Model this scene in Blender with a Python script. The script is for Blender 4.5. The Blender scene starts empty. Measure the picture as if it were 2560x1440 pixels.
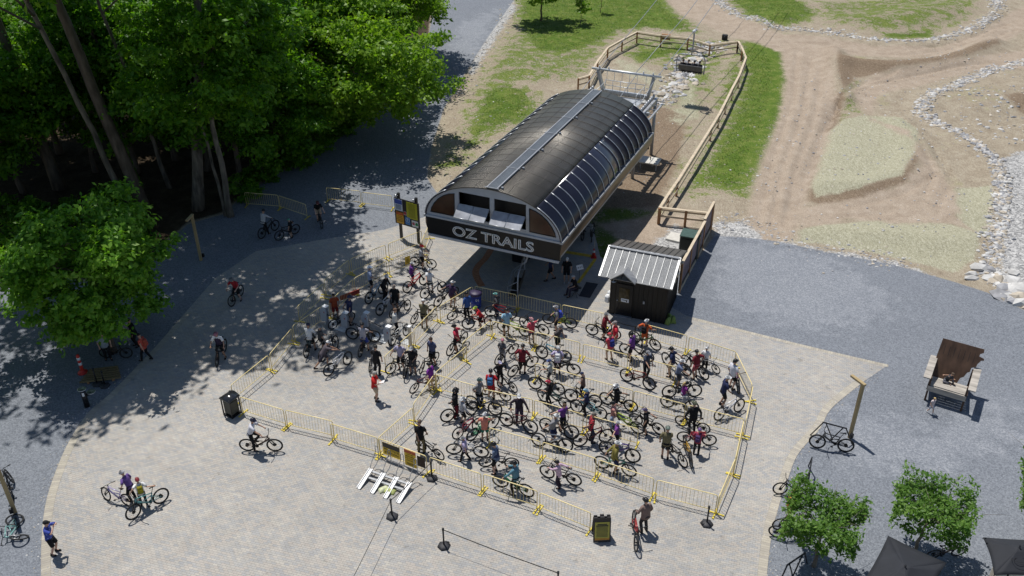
import bpy, bmesh, math, random
import numpy as np
from mathutils import Vector, Matrix, Quaternion, noise as mnoise
from mathutils.geometry import tessellate_polygon
random.seed(7); RNG = np.random.default_rng(11)
S = bpy.context.scene; COL = S.collection; PI = math.pi
R = math.radians

# ------------------------------------------------------------------ camera, sky, sun, exposure
CAM_H, CAM_F, PITCH, ROLL = 28.418, 2263.0, R(31.72), R(-0.18)
cd = bpy.data.cameras.new('camera'); cam = bpy.data.objects.new('camera', cd); COL.objects.link(cam)
cd.sensor_width = 36; cd.lens = 36*CAM_F/2560; cd.clip_start = 0.5; cd.clip_end = 800
cam.matrix_world = Matrix.Translation((0, 0, CAM_H)) @ Matrix.Rotation(PI/2-PITCH, 4, 'X') @ Matrix.Rotation(ROLL, 4, 'Z')
S.camera = cam
SUN_EL, SUN_AZ = R(68), math.atan2(-0.54, 0.84)      # azimuth measured clockwise from +Y; the sun stands ahead of the camera, to the left
w = bpy.data.worlds.new('World'); S.world = w; w.use_nodes = True
nt = w.node_tree; sky = nt.nodes.new('ShaderNodeTexSky'); sky.sky_type = 'NISHITA'; sky.sun_disc = False
sky.sun_elevation = SUN_EL; sky.sun_rotation = SUN_AZ; sky.altitude = 300; sky.air_density = 1.0; sky.dust_density = 0.6
nt.links.new(sky.outputs[0], nt.nodes['Background'].inputs[0]); nt.nodes['Background'].inputs[1].default_value = 0.075
sd = bpy.data.lights.new('sun', 'SUN'); sd.energy = 4.2; sd.angle = R(0.5); sd.color = (1.0, 0.965, 0.91)
sun = bpy.data.objects.new('sun', sd); COL.objects.link(sun)
sdir = Vector((math.sin(SUN_AZ)*math.cos(SUN_EL), math.cos(SUN_AZ)*math.cos(SUN_EL), math.sin(SUN_EL)))
sun.rotation_euler = (-sdir).to_track_quat('-Z', 'Y').to_euler()
sun.location = (-20, 40, 60)
S.view_settings.view_transform = 'Standard'; S.view_settings.look = 'None'
S.view_settings.exposure = 0.15; S.view_settings.gamma = 1.0
S.cycles.max_bounces = 6; S.cycles.diffuse_bounces = 3; S.cycles.transmission_bounces = 4; S.cycles.transparent_max_bounces = 8

# ------------------------------------------------------------------ helpers
_MW = cam.matrix_world.copy()
def G(x, y, z=0.0):
    """The point at height z of the place that the survey photograph (2560 x 1440) shows at x, y."""
    d = _MW.to_3x3() @ Vector(((x-1280)/CAM_F, -(y-720)/CAM_F, -1))
    t = (z-CAM_H)/d.z
    return Vector((d.x*t, d.y*t, z))
REG = dict(A=(880,580,4), B=(1400,740,4), C=(1000,900,16/3), D=(1400,900,16/3), E=(1000,1060,16/3), F=(1400,1060,16/3), G=(720,700,16/3), H=(580,450,16/3),
    I=(500,600,16/3), J=(0,760,16/3), K=(0,1140,16/3), L=(540,920,16/3), M=(840,1060,16/3), N=(1900,840,3.879), O=(1880,1100,3.765), Q=(1400,20,4.571),
    S=(1440,460,16/3), T=(1340,560,16/3), Z=(0,0,1))
def RC(c, x, y): o = REG[c]; return o[0]+x/o[2], o[1]+y/o[2]
def GR(c, x, y, z=0.0): return G(*RC(c, x, y), z)

def tag(o, label=None, cat=None, group=None, kind=None):
    if label: o['label'] = label
    if cat: o['category'] = cat
    if group: o['group'] = group
    if kind: o['kind'] = kind
    return o
def thing(name, label, cat, loc=(0,0,0), rz=0, group=None):
    o = bpy.data.objects.new(name, None); COL.objects.link(o); o.empty_display_size = .2
    o.location = loc; o.rotation_euler = (0, 0, rz)
    return tag(o, label, cat, group)
class MB:
    """Collects shapes; build() links them as one mesh object."""
    def __init__(s): s.v = []; s.f = []; s.m = []; s.s = []; s.cur = 0
    def add(s, vs, fs, smooth=False):
        b = len(s.v); s.v += [tuple(v) for v in vs]
        for f in fs: s.f.append([b+i for i in f]); s.m.append(s.cur); s.s.append(smooth)
        return s
    def mat(s, i): s.cur = i; return s
    def box(s, c, d, rz=0, M=None, bev=0):
        x, y, z = d[0]/2, d[1]/2, d[2]/2
        if bev:
            b = min(bev, x*.9, y*.9, z*.9); vs = []
            for sx in (-1,1):
                for sy in (-1,1):
                    for sz in (-1,1):
                        vs += [(sx*(x-b),sy*(y-b),sz*z),(sx*(x-b),sy*y,sz*(z-b)),(sx*x,sy*(y-b),sz*(z-b))]
            bm = bmesh.new(); [bm.verts.new(v) for v in vs]; bmesh.ops.convex_hull(bm, input=bm.verts); bm.verts.index_update()
            vs = [v.co.copy() for v in bm.verts]; fs = [[v.index for v in f.verts] for f in bm.faces]; bm.free()
        else:
            vs = [Vector((sx*x,sy*y,sz*z)) for sx in (-1,1) for sy in (-1,1) for sz in (-1,1)]
            fs = [(0,1,3,2),(4,6,7,5),(0,4,5,1),(2,3,7,6),(0,2,6,4),(1,5,7,3)]
        T = Matrix.Translation(c) @ Matrix.Rotation(rz, 4, 'Z')
        if M is not None: T = T @ M
        return s.add([T @ Vector(v) for v in vs], fs)
    def bar(s, a, b, w, h, up=(0,0,1)):
        """A square-section bar from a to b, w wide and h high."""
        a, b = Vector(a), Vector(b); d = (b-a).normalized(); u = Vector(up)
        r = d.cross(u); r = r.normalized() if r.length > 1e-4 else Vector((1,0,0)); u = r.cross(d)
        vs = [p + r*sx*w/2 + u*sy*h/2 for p in (a, b) for sx, sy in ((-1,-1),(1,-1),(1,1),(-1,1))]
        return s.add(vs, [(0,3,2,1),(4,5,6,7),(0,1,5,4),(1,2,6,5),(2,3,7,6),(3,0,4,7)])
    def tube(s, pts, r, n=6, closed=False, cap=True, flat=1.0, side=None):
        pts = [Vector(p) for p in pts]; k = len(pts)
        rs = r if isinstance(r, (list, tuple)) else [r]*k
        rings = []; prev = None
        for i, p in enumerate(pts):
            if closed: d = pts[(i+1) % k]-pts[i-1]
            else: d = pts[min(i+1,k-1)]-pts[max(i-1,0)]
            d = d.normalized() if d.length > 1e-9 else Vector((0,0,1))
            if prev is None:
                u = Vector(side) if side else (Vector((0,0,1)) if abs(d.z) < .9 else Vector((1,0,0)))
            else: u = prev
            u = u - d*u.dot(d)
            if u.length < 1e-6: u = d.orthogonal()
            u.normalize(); prev = u; v = d.cross(u)
            rings.append([p + (u*math.cos(2*PI*j/n) + v*math.sin(2*PI*j/n)*flat)*rs[i] for j in range(n)])
        vs = [q for ring in rings for q in ring]; fs = []
        for i in range(k if closed else k-1):
            a, b = i*n, ((i+1) % k)*n
            for j in range(n): fs.append((a+j, a+(j+1) % n, b+(j+1) % n, b+j))
        s.add(vs, fs, True)
        if cap and not closed:
            o = len(s.v)-len(vs)
            s.f.append([o+j for j in range(n)][::-1]); s.m.append(s.cur); s.s.append(False)
            s.f.append([o+(k-1)*n+j for j in range(n)]); s.m.append(s.cur); s.s.append(False)
        return s
    def loft(s, rings, cap=True, smooth=True):
        n = len(rings[0]); k = len(rings); vs = [q for r_ in rings for q in r_]; fs = []
        for i in range(k-1):
            for j in range(n): fs.append((i*n+j, i*n+(j+1) % n, (i+1)*n+(j+1) % n, (i+1)*n+j))
        if cap: fs.append(list(range(n))[::-1]); fs.append([(k-1)*n+j for j in range(n)])
        return s.add(vs, fs, smooth)
    def lathe(s, prof, n=12, c=(0,0,0), axis=None):
        c = Vector(c); M = Vector(axis).to_track_quat('Z','Y').to_matrix() if axis else Matrix.Identity(3)
        rings = [[c + M @ Vector((r*math.cos(2*PI*j/n), r*math.sin(2*PI*j/n), z)) for j in range(n)] for r, z in prof]
        return s.loft(rings)
    def ball(s, c, r, n=10, m=7):
        c = Vector(c); r = r if isinstance(r, (list, tuple)) else (r, r, r)
        rings = []
        for i in range(m+1):
            t = PI*max(.02, min(.98, i/m))
            rings.append([c + Vector((r[0]*math.sin(t)*math.cos(2*PI*j/n), r[1]*math.sin(t)*math.sin(2*PI*j/n), -r[2]*math.cos(t))) for j in range(n)])
        return s.loft(rings)
    def plate(s, loops, T, th):
        """A flat plate with holes: loops of (x, z) put on the plane by T(x, y, z), y from 0 to th."""
        L3 = [[Vector((x, z, 0)) for x, z in lp] for lp in loops]
        tris = tessellate_polygon(L3); flat = [p for lp in loops for p in lp]
        n = len(flat); vs = [T(x, 0, z) for x, z in flat] + [T(x, th, z) for x, z in flat]
        fs = [tuple(t) for t in tris] + [tuple(n+i for i in t[::-1]) for t in tris]
        o = 0
        for lp in loops:
            k = len(lp)
            for i in range(k): a, b = o+i, o+(i+1) % k; fs.append((a, b, n+b, n+a))
            o += k
        return s.add(vs, fs)
    def mesh(s, name, mats):
        me = bpy.data.meshes.new(name); me.from_pydata(s.v, [], s.f); me.update()
        me.polygons.foreach_set('material_index', s.m); me.polygons.foreach_set('use_smooth', s.s)
        for m in (mats if isinstance(mats, (list, tuple)) else [mats]): me.materials.append(m)
        bm = bmesh.new(); bm.from_mesh(me); bmesh.ops.recalc_face_normals(bm, faces=bm.faces); bm.to_mesh(me); bm.free()
        return me
    def build(s, name, mats, parent=None, loc=(0,0,0), rz=0):
        return inst(name, s.mesh(name, mats), parent, loc, rz)
def inst(name, me, parent=None, loc=(0,0,0), rz=0, M=None):
    o = bpy.data.objects.new(name, me); COL.objects.link(o); o.parent = parent
    if M is not None: o.matrix_local = M
    else: o.location = loc; o.rotation_euler = (0, 0, rz)
    return o
def setmat(o, i, m): o.material_slots[i].link = 'OBJECT'; o.material_slots[i].material = m

# ------------------------------------------------------------------ materials
def lin(c): return tuple((x/255/12.92 if x/255 <= .04045 else ((x/255+.055)/1.055)**2.4) for x in c)
def newmat(name):
    m = bpy.data.materials.new(name); m.use_nodes = True; nt = m.node_tree
    return m, nt, nt.nodes['Principled BSDF']
_mc = {}
def pm(name, col, rough=.6, metal=0, var=.18, scale=6.0, spec=.4, bump=0.0, stretch=None, alpha=None):
    """Painted, cloth, wood or metal surface: one colour broken up by object-space noise."""
    k = (name, tuple(col), rough, metal, var, scale)
    if k in _mc: return _mc[k]
    m, nt, p = newmat(name); N = nt.nodes.new; L = nt.links.new
    tc = N('ShaderNodeTexCoord'); mp = N('ShaderNodeMapping'); L(tc.outputs['Object'], mp.inputs[0])
    if stretch: mp.inputs['Scale'].default_value = stretch
    no = N('ShaderNodeTexNoise'); no.inputs['Scale'].default_value = scale; no.inputs['Detail'].default_value = 4; L(mp.outputs[0], no.inputs[0])
    mr = N('ShaderNodeMapRange'); mr.inputs[1].default_value = .3; mr.inputs[2].default_value = .7; mr.inputs[3].default_value = 1-var; mr.inputs[4].default_value = 1+var
    L(no.outputs[0], mr.inputs[0])
    mx = N('ShaderNodeVectorMath'); mx.operation = 'SCALE'; mx.inputs[0].default_value = col[:3]; L(mr.outputs[0], mx.inputs['Scale'])
    L(mx.outputs[0], p.inputs['Base Color'])
    p.inputs['Roughness'].default_value = rough; p.inputs['Metallic'].default_value = metal; p.inputs['Specular IOR Level'].default_value = spec
    if bump:
        b = N('ShaderNodeBump'); b.inputs['Strength'].default_value = bump; b.inputs['Distance'].default_value = .02; L(no.outputs[0], b.inputs['Height']); L(b.outputs[0], p.inputs['Normal'])
    _mc[k] = m; return m
M = {}
M['black'] = pm('black_paint', (.012,.012,.014), .4)
M['dark_metal'] = pm('dark_metal', (.02,.021,.024), .35, .3)
M['rubber'] = pm('rubber', (.016,.016,.017), .75, var=.3)
M['alloy'] = pm('alloy', (.55,.56,.58), .3, .9)
M['galv'] = pm('galvanised_steel', (.5,.52,.54), .42, .6, var=.2, scale=3)
M['steel_grey'] = pm('grey_steel', (.30,.32,.35), .45, .3)
M['yellow'] = pm('yellow_barrier_paint', (.76,.62,.29), .34, var=.12, scale=2.5)
M['foot_yellow'] = pm('yellow_foot_paint', (.62,.49,.06), .5)
M['wood_post'] = pm('cedar_post', (.36,.19,.09), .75, var=.25, scale=5, stretch=(1,1,.2))
M['wood_pale'] = pm('pale_timber', (.53,.44,.32), .7, var=.2, scale=5, stretch=(.3,1,1))
M['lamp_wood'] = pm('lamp_timber', (.37,.28,.145), .65, var=.2, scale=4, stretch=(1,1,.15))
M['concrete'] = pm('concrete', (.55,.53,.48), .85, var=.1)
M['white'] = pm('white_paint', (.75,.76,.77), .45, var=.06)
M['sand'] = pm('pale_beige_paint', (.62,.56,.46), .6, var=.08)
M['green_box'] = pm('green_cabinet_paint', (.045,.085,.07), .5)
M['red'] = pm('red_plastic', (.55,.03,.02), .45)
M['orange'] = pm('orange_plastic', (.75,.11,.03), .45)
M['glass_dark'] = pm('tinted_pane', (.035,.018,.011), .12, var=.25, scale=1.2, spec=.6)
# ------------------------------------------------------------------ the ground: one terrain sheet, split into its surfaces
def zp(*a): return [G(x, y).to_2d() for x, y in a]
def sdf(poly, X, Y):
    P = np.array(poly); d = np.full(X.shape, 1e9); ins = np.zeros(X.shape, bool); k = len(P)
    for i in range(k):
        a, b = P[i], P[(i+1) % k]; e = b-a; wx, wy = X-a[0], Y-a[1]
        t = np.clip((wx*e[0]+wy*e[1])/(e@e), 0, 1); d = np.minimum(d, np.hypot(wx-e[0]*t, wy-e[1]*t))
        if a[1] != b[1]:
            c = ((a[1] > Y) != (b[1] > Y)) & (X < (b[0]-a[0])*(Y-a[1])/(b[1]-a[1])+a[0]); ins ^= c
    return np.where(ins, -d, d)
def linedist(pts, X, Y):
    d = np.full(X.shape, 1e9)
    for a, b in zip(pts[:-1], pts[1:]):
        a = np.array(a); b = np.array(b); e = b-a; wx, wy = X-a[0], Y-a[1]; t = np.clip((wx*e[0]+wy*e[1])/(e@e+1e-9), 0, 1)
        d = np.minimum(d, np.hypot(wx-e[0]*t, wy-e[1]*t))
    return d
PLAZA_L = [(104,1520),(103,1370),(112,1270),(135,1190),(172,1105),(222,1030),(270,989),(373,884),(465,780)]
PLAZA_TOP = [(540,694),(640,628),(800,600),(960,575),(1070,540),(1220,520),(1480,560),(1500,640),(1560,700),(1717,790),(1845,822),(2040,870),(2221,912)]
PLAZA_R = [(2168,948),(2080,1020),(2050,1072),(1995,1136),(1967,1206),(1949,1260),(1930,1334),(1917,1440),(1914,1520)]
PLAZA = zp(*PLAZA_L, *PLAZA_TOP, *PLAZA_R)
GRAVEL = [zp((-900,1700),(-400,1100),(0,700),(60,660),(180,700),(330,720),(400,620),(470,560),(560,535),(610,485),(700,432),(850,345),(940,265),(1010,190),(1070,100),(1100,-80),(1310,-80),(1285,0),(1215,100),(1165,180),(1110,270),(1078,370),(1066,440),(1090,480),(1230,560),(1230,1000),(400,1700)),
          zp((1640,720),(1700,680),(1750,640),(1785,590),(1850,592),(1940,603),(2060,628),(2240,663),(2390,706),(2480,735),(2560,775),(3200,900),(3200,1800),(1500,1800),(1700,900))]
DIRT = [zp((1850,610),(1880,500),(1905,400),(1945,300),(1962,200),(1950,130),(1900,110),(1840,95),(1780,70),(1700,35),(1640,-30),(1760,-30),(1800,20),(1880,62),(1960,88),(2050,95),(2120,115),(2080,160),(2090,260),(2060,380),(2020,480),(2000,560),(1990,600)),
        zp((2050,95),(2200,118),(2350,118),(2450,85),(2520,40),(2600,0),(2600,60),(2500,110),(2380,140),(2250,145),(2120,140)),
        zp((2560,170),(2440,180),(2300,215),(2200,235),(2170,300),(2230,330),(2330,400),(2390,480),(2400,560),(2250,560),(2130,545),(2000,580),(1990,520),(2140,500),(2260,470),(2300,420),(2270,340),(2180,300),(2120,230),(2180,190),(2350,170),(2480,140),(2600,120)),
        zp((1490,560),(1600,640),(1640,650),(1700,590),(1760,540),(1640,535))]
GRASS = [zp((1300,-40),(1290,60),(1330,130),(1420,135),(1500,110),(1560,75),(1620,70),(1740,82),(1725,60),(1690,30),(1640,-40)),
         zp((1880,85),(1960,92),(2000,190),(1992,260),(1960,320),(1915,410),(1860,490),(1770,465),(1715,485),(1775,380),(1830,270),(1855,190),(1845,110)),
         zp((1820,0),(1870,45),(1930,70),(2000,62),(2045,45),(2000,0),(1980,-40),(1820,-40)),
         zp((1260,210),(1330,240),(1340,300),(1230,330),(1150,380),(1100,420),(1160,410),(1180,300),(1200,240)),
         zp((1480,560),(1500,500),(1650,540),(1590,610),(1510,700),(1470,640)),
         zp((1560,400),(1690,400),(1680,430),(1570,430)), zp((2200,88),(2330,75),(2340,95),(2220,100)), zp((2130,215),(2170,222),(2130,245)),
         zp((1840,150),(1862,180),(1840,250),(1800,270),(1815,200)), zp((1690,110),(1720,100),(1720,130),(1600,160),(1560,130))]
STRAW = [zp((2060,330),(2110,300),(2170,290),(2240,300),(2295,330),(2290,380),(2250,450),(2150,480),(2040,495),(2025,470)),
         zp((2380,470),(2480,468),(2478,600),(2385,540)), zp((1945,600),(2010,575),(2150,555),(2230,545),(2380,560),(2450,590),(2440,650),(2380,680),(2240,645),(2060,612)),
         zp((1510,130),(1600,150),(1700,190),(1660,230),(1600,215),(1520,180)), zp((1700,190),(1760,200),(1780,300),(1700,330),(1640,300))]
WHITEG = [zp((2600,360),(2500,400),(2505,560),(2500,690),(2600,760)), zp((1790,592),(1785,560),(1850,550),(1900,580),(1900,600)), zp((1940,605),(2050,620),(2240,655),(2340,690),(2240,668),(2060,632)),
          zp((1075,380),(1066,440),(1040,470),(1020,420),(1045,360)), zp((1620,620),(1690,560),(1720,580),(1700,700),(1620,660)), zp((1210,95),(1280,0),(1290,20),(1230,110),(1180,190),(1170,180))]
COIR_AND_SHADE = [zp((2020,470),(2060,492),(2150,478),(2250,446),(2292,385),(2304,392),(2268,462),(2165,500),(2050,512),(2018,500)), zp((2030,395),(2090,240),(2112,250),(2060,400),(2020,480),(2005,480)), zp((2085,130),(2120,158),(2250,150),(2400,138),(2500,103),(2490,122),(2380,165),(2240,182),(2140,195),(2105,235),(2092,190)), zp((2505,255),(2600,240),(2600,310),(2560,295)), zp((1600,250),(1720,290),(1690,420),(1640,520),(1510,520),(1570,400),(1600,330)), zp((2040,250),(2110,240),(2040,420),(2010,440)), zp((2000,585),(2060,575),(2120,560),(2100,590)), zp((2180,520),(2380,500),(2380,545),(2200,560))]  # brown matting, with the shade of the berm slopes painted in dark brown
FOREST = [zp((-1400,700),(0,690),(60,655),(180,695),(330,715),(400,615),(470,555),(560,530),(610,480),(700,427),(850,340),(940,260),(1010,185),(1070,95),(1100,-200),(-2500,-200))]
STEP = .25; xs = np.arange(-72, 74, STEP); ys = np.arange(14, 136, STEP)
X, Y = np.meshgrid(xs, ys)
def mask(polys, wd): return np.max([np.clip(.5-sdf(p, X, Y)/(2*wd), 0, 1) for p in polys], axis=0)
mk = dict(gravel=mask(GRAVEL, .35), dirt=mask(DIRT, 1.6), grass=mask(GRASS, 2.8), coir_and_shade=mask(COIR_AND_SHADE, 1.2), straw=np.maximum(mask(STRAW[:3], .7), .54*mask(STRAW[3:], 1.5)), whiteg=mask(WHITEG, .9), forest=mask(FOREST, .8))
BANK = [zp((1290,20),(1480,60),(1580,80),(1480,200),(1300,230),(1120,420),(1085,400),(1130,260),(1215,130)), zp((1560,75),(1840,100),(1850,160),(1640,540),(1500,540),(1640,300),(1640,160),(1520,130)), zp((2000,0),(2480,-20),(2450,60),(2350,85),(2200,90),(2050,70)), zp((2080,200),(2200,190),(2180,290),(2060,330))]
mk['grass'] = np.maximum(mk['grass'], mask(BANK, 2.5)*np.array([.545])[0])
mk['dust'] = mask([zp((1800,600),(1960,610),(2100,660),(2230,740),(2200,800),(2060,830),(1900,800),(1790,740)), zp((2100,1000),(2300,1080),(2500,1000),(2560,1100),(2300,1180),(2120,1160)), zp((1150,60),(1250,20),(1180,140),(1120,150))], 3.0)
flatzone = np.maximum.reduce([np.clip(1-np.minimum.reduce([sdf(p, X, Y) for p in GRAVEL+[PLAZA]])/3.0, 0, 1)])
RIDGES = [([(2085,130),(2095,210),(2110,250)], 1.1, .55), ([(2120,165),(2230,175),(2370,160),(2480,110)], 1.4, .75), ([(2050,470),(2150,470),(2250,440),(2290,380),(2250,310)], 1.2, .45),
          ([(1985,520),(2020,440),(2060,330),(2095,270)], .7, -.25), ([(2330,240),(2300,290),(2400,350),(2480,420),(2495,520)], 1.2, .3), ([(2000,90),(2200,112),(2300,112),(2400,95),(2480,50)], 1.0, .25),
          ([(1640,240),(1690,195),(1745,150),(1790,115)], 1.5, -.3), ([(1900,60),(1960,40),(2050,20)], 2.5, .5), ([(2150,60),(2300,40),(2420,20)], 4.0, .8), ([(1250,150),(1330,200),(1200,300)], 3.0, .35), ([(2450,260),(2560,230)], 3.5, .7), ([(1990,590),(2200,590),(2400,610)], 1.5, .35)]
for q in ([(1930,560),(1960,420),(2010,280),(2030,150)],[(1965,570),(1990,430),(2040,290),(2060,160)],[(1900,560),(1935,400),(1985,250),(1995,130)],[(2110,118),(2260,128),(2400,108),(2520,60)],[(2120,132),(2270,138),(2420,118),(2540,75)],[(2060,330),(2110,240),(2230,200),(2420,170)],[(2150,215),(2300,190),(2460,160)],[(2200,300),(2290,350),(2340,430),(2310,500)],[(2230,290),(2330,360),(2385,450),(2350,520)],[(2130,520),(2260,490),(2350,430)],[(1990,520),(2100,545),(2230,530)],[(2090,270),(2140,215),(2240,185)],[(2100,30),(2200,12),(2290,-5)],[(2110,42),(2220,20),(2300,5)],[(1860,90),(1960,108),(2080,112)]): RIDGES.append((q, .22, -.13)); RIDGES.append(([(a+9, b+1) for a, b in q], .2, .08))
def ground_noise(x, y): return mnoise.noise(Vector((x*.18, y*.18, 3.1)))*.16 + mnoise.noise(Vector((x*.6, y*.6, 7)))*.06 + mnoise.noise(Vector((x*1.7, y*1.7, 5)))*.03
Hh = np.zeros_like(X)
for pts, wd, amp in RIDGES: Hh += amp*np.exp(-(linedist(zp(*pts), X, Y)/wd)**2)
nz = np.array([[ground_noise(x, y) for x in xs] for y in ys])
fence_zone = np.clip(1-linedist(zp((1655,540),(1860,160)), X, Y)/2.5, 0, 1)
Hh = (Hh+nz)*(1-flatzone)*(1-.8*fence_zone)
def ground_z(p):
    i = min(max(int((p[1]-ys[0])/STEP), 0), len(ys)-1); j = min(max(int((p[0]-xs[0])/STEP), 0), len(xs)-1); return float(Hh[i, j])

def ground_material():
    m, nt, p = newmat('ground_surface'); N = nt.nodes.new; L = nt.links.new
    tc = N('ShaderNodeTexCoord'); C = tc.outputs['Object']
    def noise(sc, det=5, rough=.6, vec=None, dist=0):
        n = N('ShaderNodeTexNoise'); n.inputs['Scale'].default_value = sc; n.inputs['Detail'].default_value = det; n.inputs['Roughness'].default_value = rough; n.inputs['Distortion'].default_value = dist
        L(vec or C, n.inputs[0]); return n.outputs[0]
    def math_(op, a, b=None, c=None):
        n = N('ShaderNodeMath'); n.operation = op
        for i, v in enumerate((a, b, c)):
            if v is None: continue
            if hasattr(v, 'links') or hasattr(v, 'is_linked'): L(v, n.inputs[i])
            else: n.inputs[i].default_value = v
        return n.outputs[0]
    def ramp(f, stops):
        r = N('ShaderNodeValToRGB'); e = r.color_ramp.elements
        while len(e) < len(stops): e.new(.5)
        for el, (pos, c) in zip(e, stops): el.position = pos; el.color = (*c, 1)
        L(f, r.inputs[0]); return r.outputs[0]
    def mix(f, a, b):
        n = N('ShaderNodeMix'); n.data_type = 'RGBA'; L(f, n.inputs[0]); L(a, n.inputs[6]); L(b, n.inputs[7]); return n.outputs[2]
    def layer(base, name, col, amp, n):
        a = N('ShaderNodeAttribute'); a.attribute_name = name
        f = math_('MULTIPLY_ADD', math_('SUBTRACT', n, .5), amp, a.outputs['Fac'])
        s = N('ShaderNodeMapRange'); s.interpolation_type = 'SMOOTHSTEP'; s.inputs[1].default_value = .38; s.inputs[2].default_value = .62; L(f, s.inputs[0])
        return mix(s.outputs[0], base, col)
    mpn = N('ShaderNodeMapping'); mpn.inputs['Scale'].default_value = (1, .35, 1); mpn.inputs['Rotation'].default_value = (0, 0, .5); L(C, mpn.inputs[0])
    fib = noise(9, 3, .7, mpn.outputs[0], 1.5); big = noise(.16, 5, .6); mid = noise(.9, 5, .65); fine = noise(7, 4, .7); vf = noise(26, 2, .6)
    vo = N('ShaderNodeTexVoronoi'); vo.inputs['Scale'].default_value = 9; L(C, vo.inputs[0])
    sp = N('ShaderNodeSeparateColor'); L(vo.outputs['Color'], sp.inputs[0]); speck = sp.outputs[0]
    vo2 = N('ShaderNodeTexVoronoi'); vo2.inputs['Scale'].default_value = 18; L(C, vo2.inputs[0])
    sp2 = N('ShaderNodeSeparateColor'); L(vo2.outputs['Color'], sp2.inputs[0]); speck2 = sp2.outputs[0]
    mixn = math_('ADD', math_('MULTIPLY', mid, .55), math_('MULTIPLY', fine, .45))
    straw_soil = ramp(math_('ADD', math_('MULTIPLY', fib, .6), math_('MULTIPLY', mid, .4)), [(.28,(.18,.14,.10)),(.45,(.30,.25,.185)),(.58,(.385,.335,.255)),(.75,(.52,.475,.39))])
    weeds = ramp(mixn, [(.3,(.09,.13,.025)),(.6,(.26,.25,.09))])
    wf = N('ShaderNodeMapRange'); wf.inputs[1].default_value = .56; wf.inputs[2].default_value = .66; wf.inputs[4].default_value = .55
    L(math_('ADD', math_('MULTIPLY', big, .6), math_('MULTIPLY', mid, .4)), wf.inputs[0])
    base = mix(wf.outputs[0], straw_soil, weeds)
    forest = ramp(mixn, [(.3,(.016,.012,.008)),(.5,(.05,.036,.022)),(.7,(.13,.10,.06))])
    grass = ramp(math_('ADD', math_('MULTIPLY', mid, .5), math_('MULTIPLY', fib, .5)), [(.3,(.04,.085,.010)),(.47,(.085,.145,.018)),(.58,(.15,.185,.04)),(.72,(.36,.32,.18))])
    dirt = ramp(math_('ADD', math_('MULTIPLY', mid, .45), math_('ADD', math_('MULTIPLY', vf, .25), math_('MULTIPLY', fib, .3))), [(.3,(.25,.195,.145)),(.5,(.37,.30,.232)),(.72,(.48,.41,.335))])
    strawm = ramp(math_('ADD', math_('MULTIPLY', fib, .65), math_('MULTIPLY', fine, .35)), [(.3,(.20,.185,.12)),(.5,(.365,.35,.25)),(.7,(.56,.535,.42))])
    coir_and_shade = ramp(math_('ADD', math_('MULTIPLY', fib, .6), math_('MULTIPLY', fine, .4)), [(.3,(.13,.09,.06)),(.5,(.22,.165,.115)),(.7,(.34,.27,.19))])  # matting brown, used also as painted shade on the berm slopes
    wg = ramp(speck, [(0,(.19,.19,.19)),(.5,(.37,.365,.355)),(1,(.58,.57,.55))])
    gv = math_('ADD', math_('MULTIPLY', speck2, .4), math_('ADD', math_('MULTIPLY', big, .2), math_('ADD', math_('MULTIPLY', fine, .25), math_('MULTIPLY', mid, .15))))
    gravel = ramp(gv, [(.25,(.13,.142,.162)),(.5,(.195,.210,.236)),(.7,(.24,.257,.284)),(.9,(.40,.42,.45))])
    c = layer(base, 'forest', forest, .7, mixn); c = layer(c, 'grass', grass, 2.3, mixn); c = layer(c, 'coir_and_shade', coir_and_shade, 1.2, mixn); c = layer(c, 'straw', strawm, 1.0, mixn)
    c = layer(c, 'dirt', dirt, .9, mixn); c = layer(c, 'whiteg', wg, 1.6, mixn); hv = N('ShaderNodeMapRange'); hv.inputs[1].default_value = .32; hv.inputs[2].default_value = .68; hv.inputs[3].default_value = .72; hv.inputs[4].default_value = 1.22; L(noise(15, 2, .7), hv.inputs[0]); sc_ = N('ShaderNodeVectorMath'); sc_.operation = 'SCALE'; L(c, sc_.inputs[0]); L(hv.outputs[0], sc_.inputs['Scale']); c = sc_.outputs[0]; gd = ramp(gv, [(.25,(.165,.18,.205)),(.5,(.23,.245,.272)),(.9,(.40,.41,.43))]); gravel = layer(gravel, 'dust', gd, 1.2, mid); c = layer(c, 'gravel', gravel, .35, mixn)
    L(c, p.inputs['Base Color']); p.inputs['Roughness'].default_value = .95; p.inputs['Specular IOR Level'].default_value = .15
    b = N('ShaderNodeBump'); b.inputs['Strength'].default_value = .7; b.inputs['Distance'].default_value = .05
    L(math_('ADD', fib, math_('MULTIPLY', speck2, .5)), b.inputs['Height']); L(b.outputs[0], p.inputs['Normal'])
    return m
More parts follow.
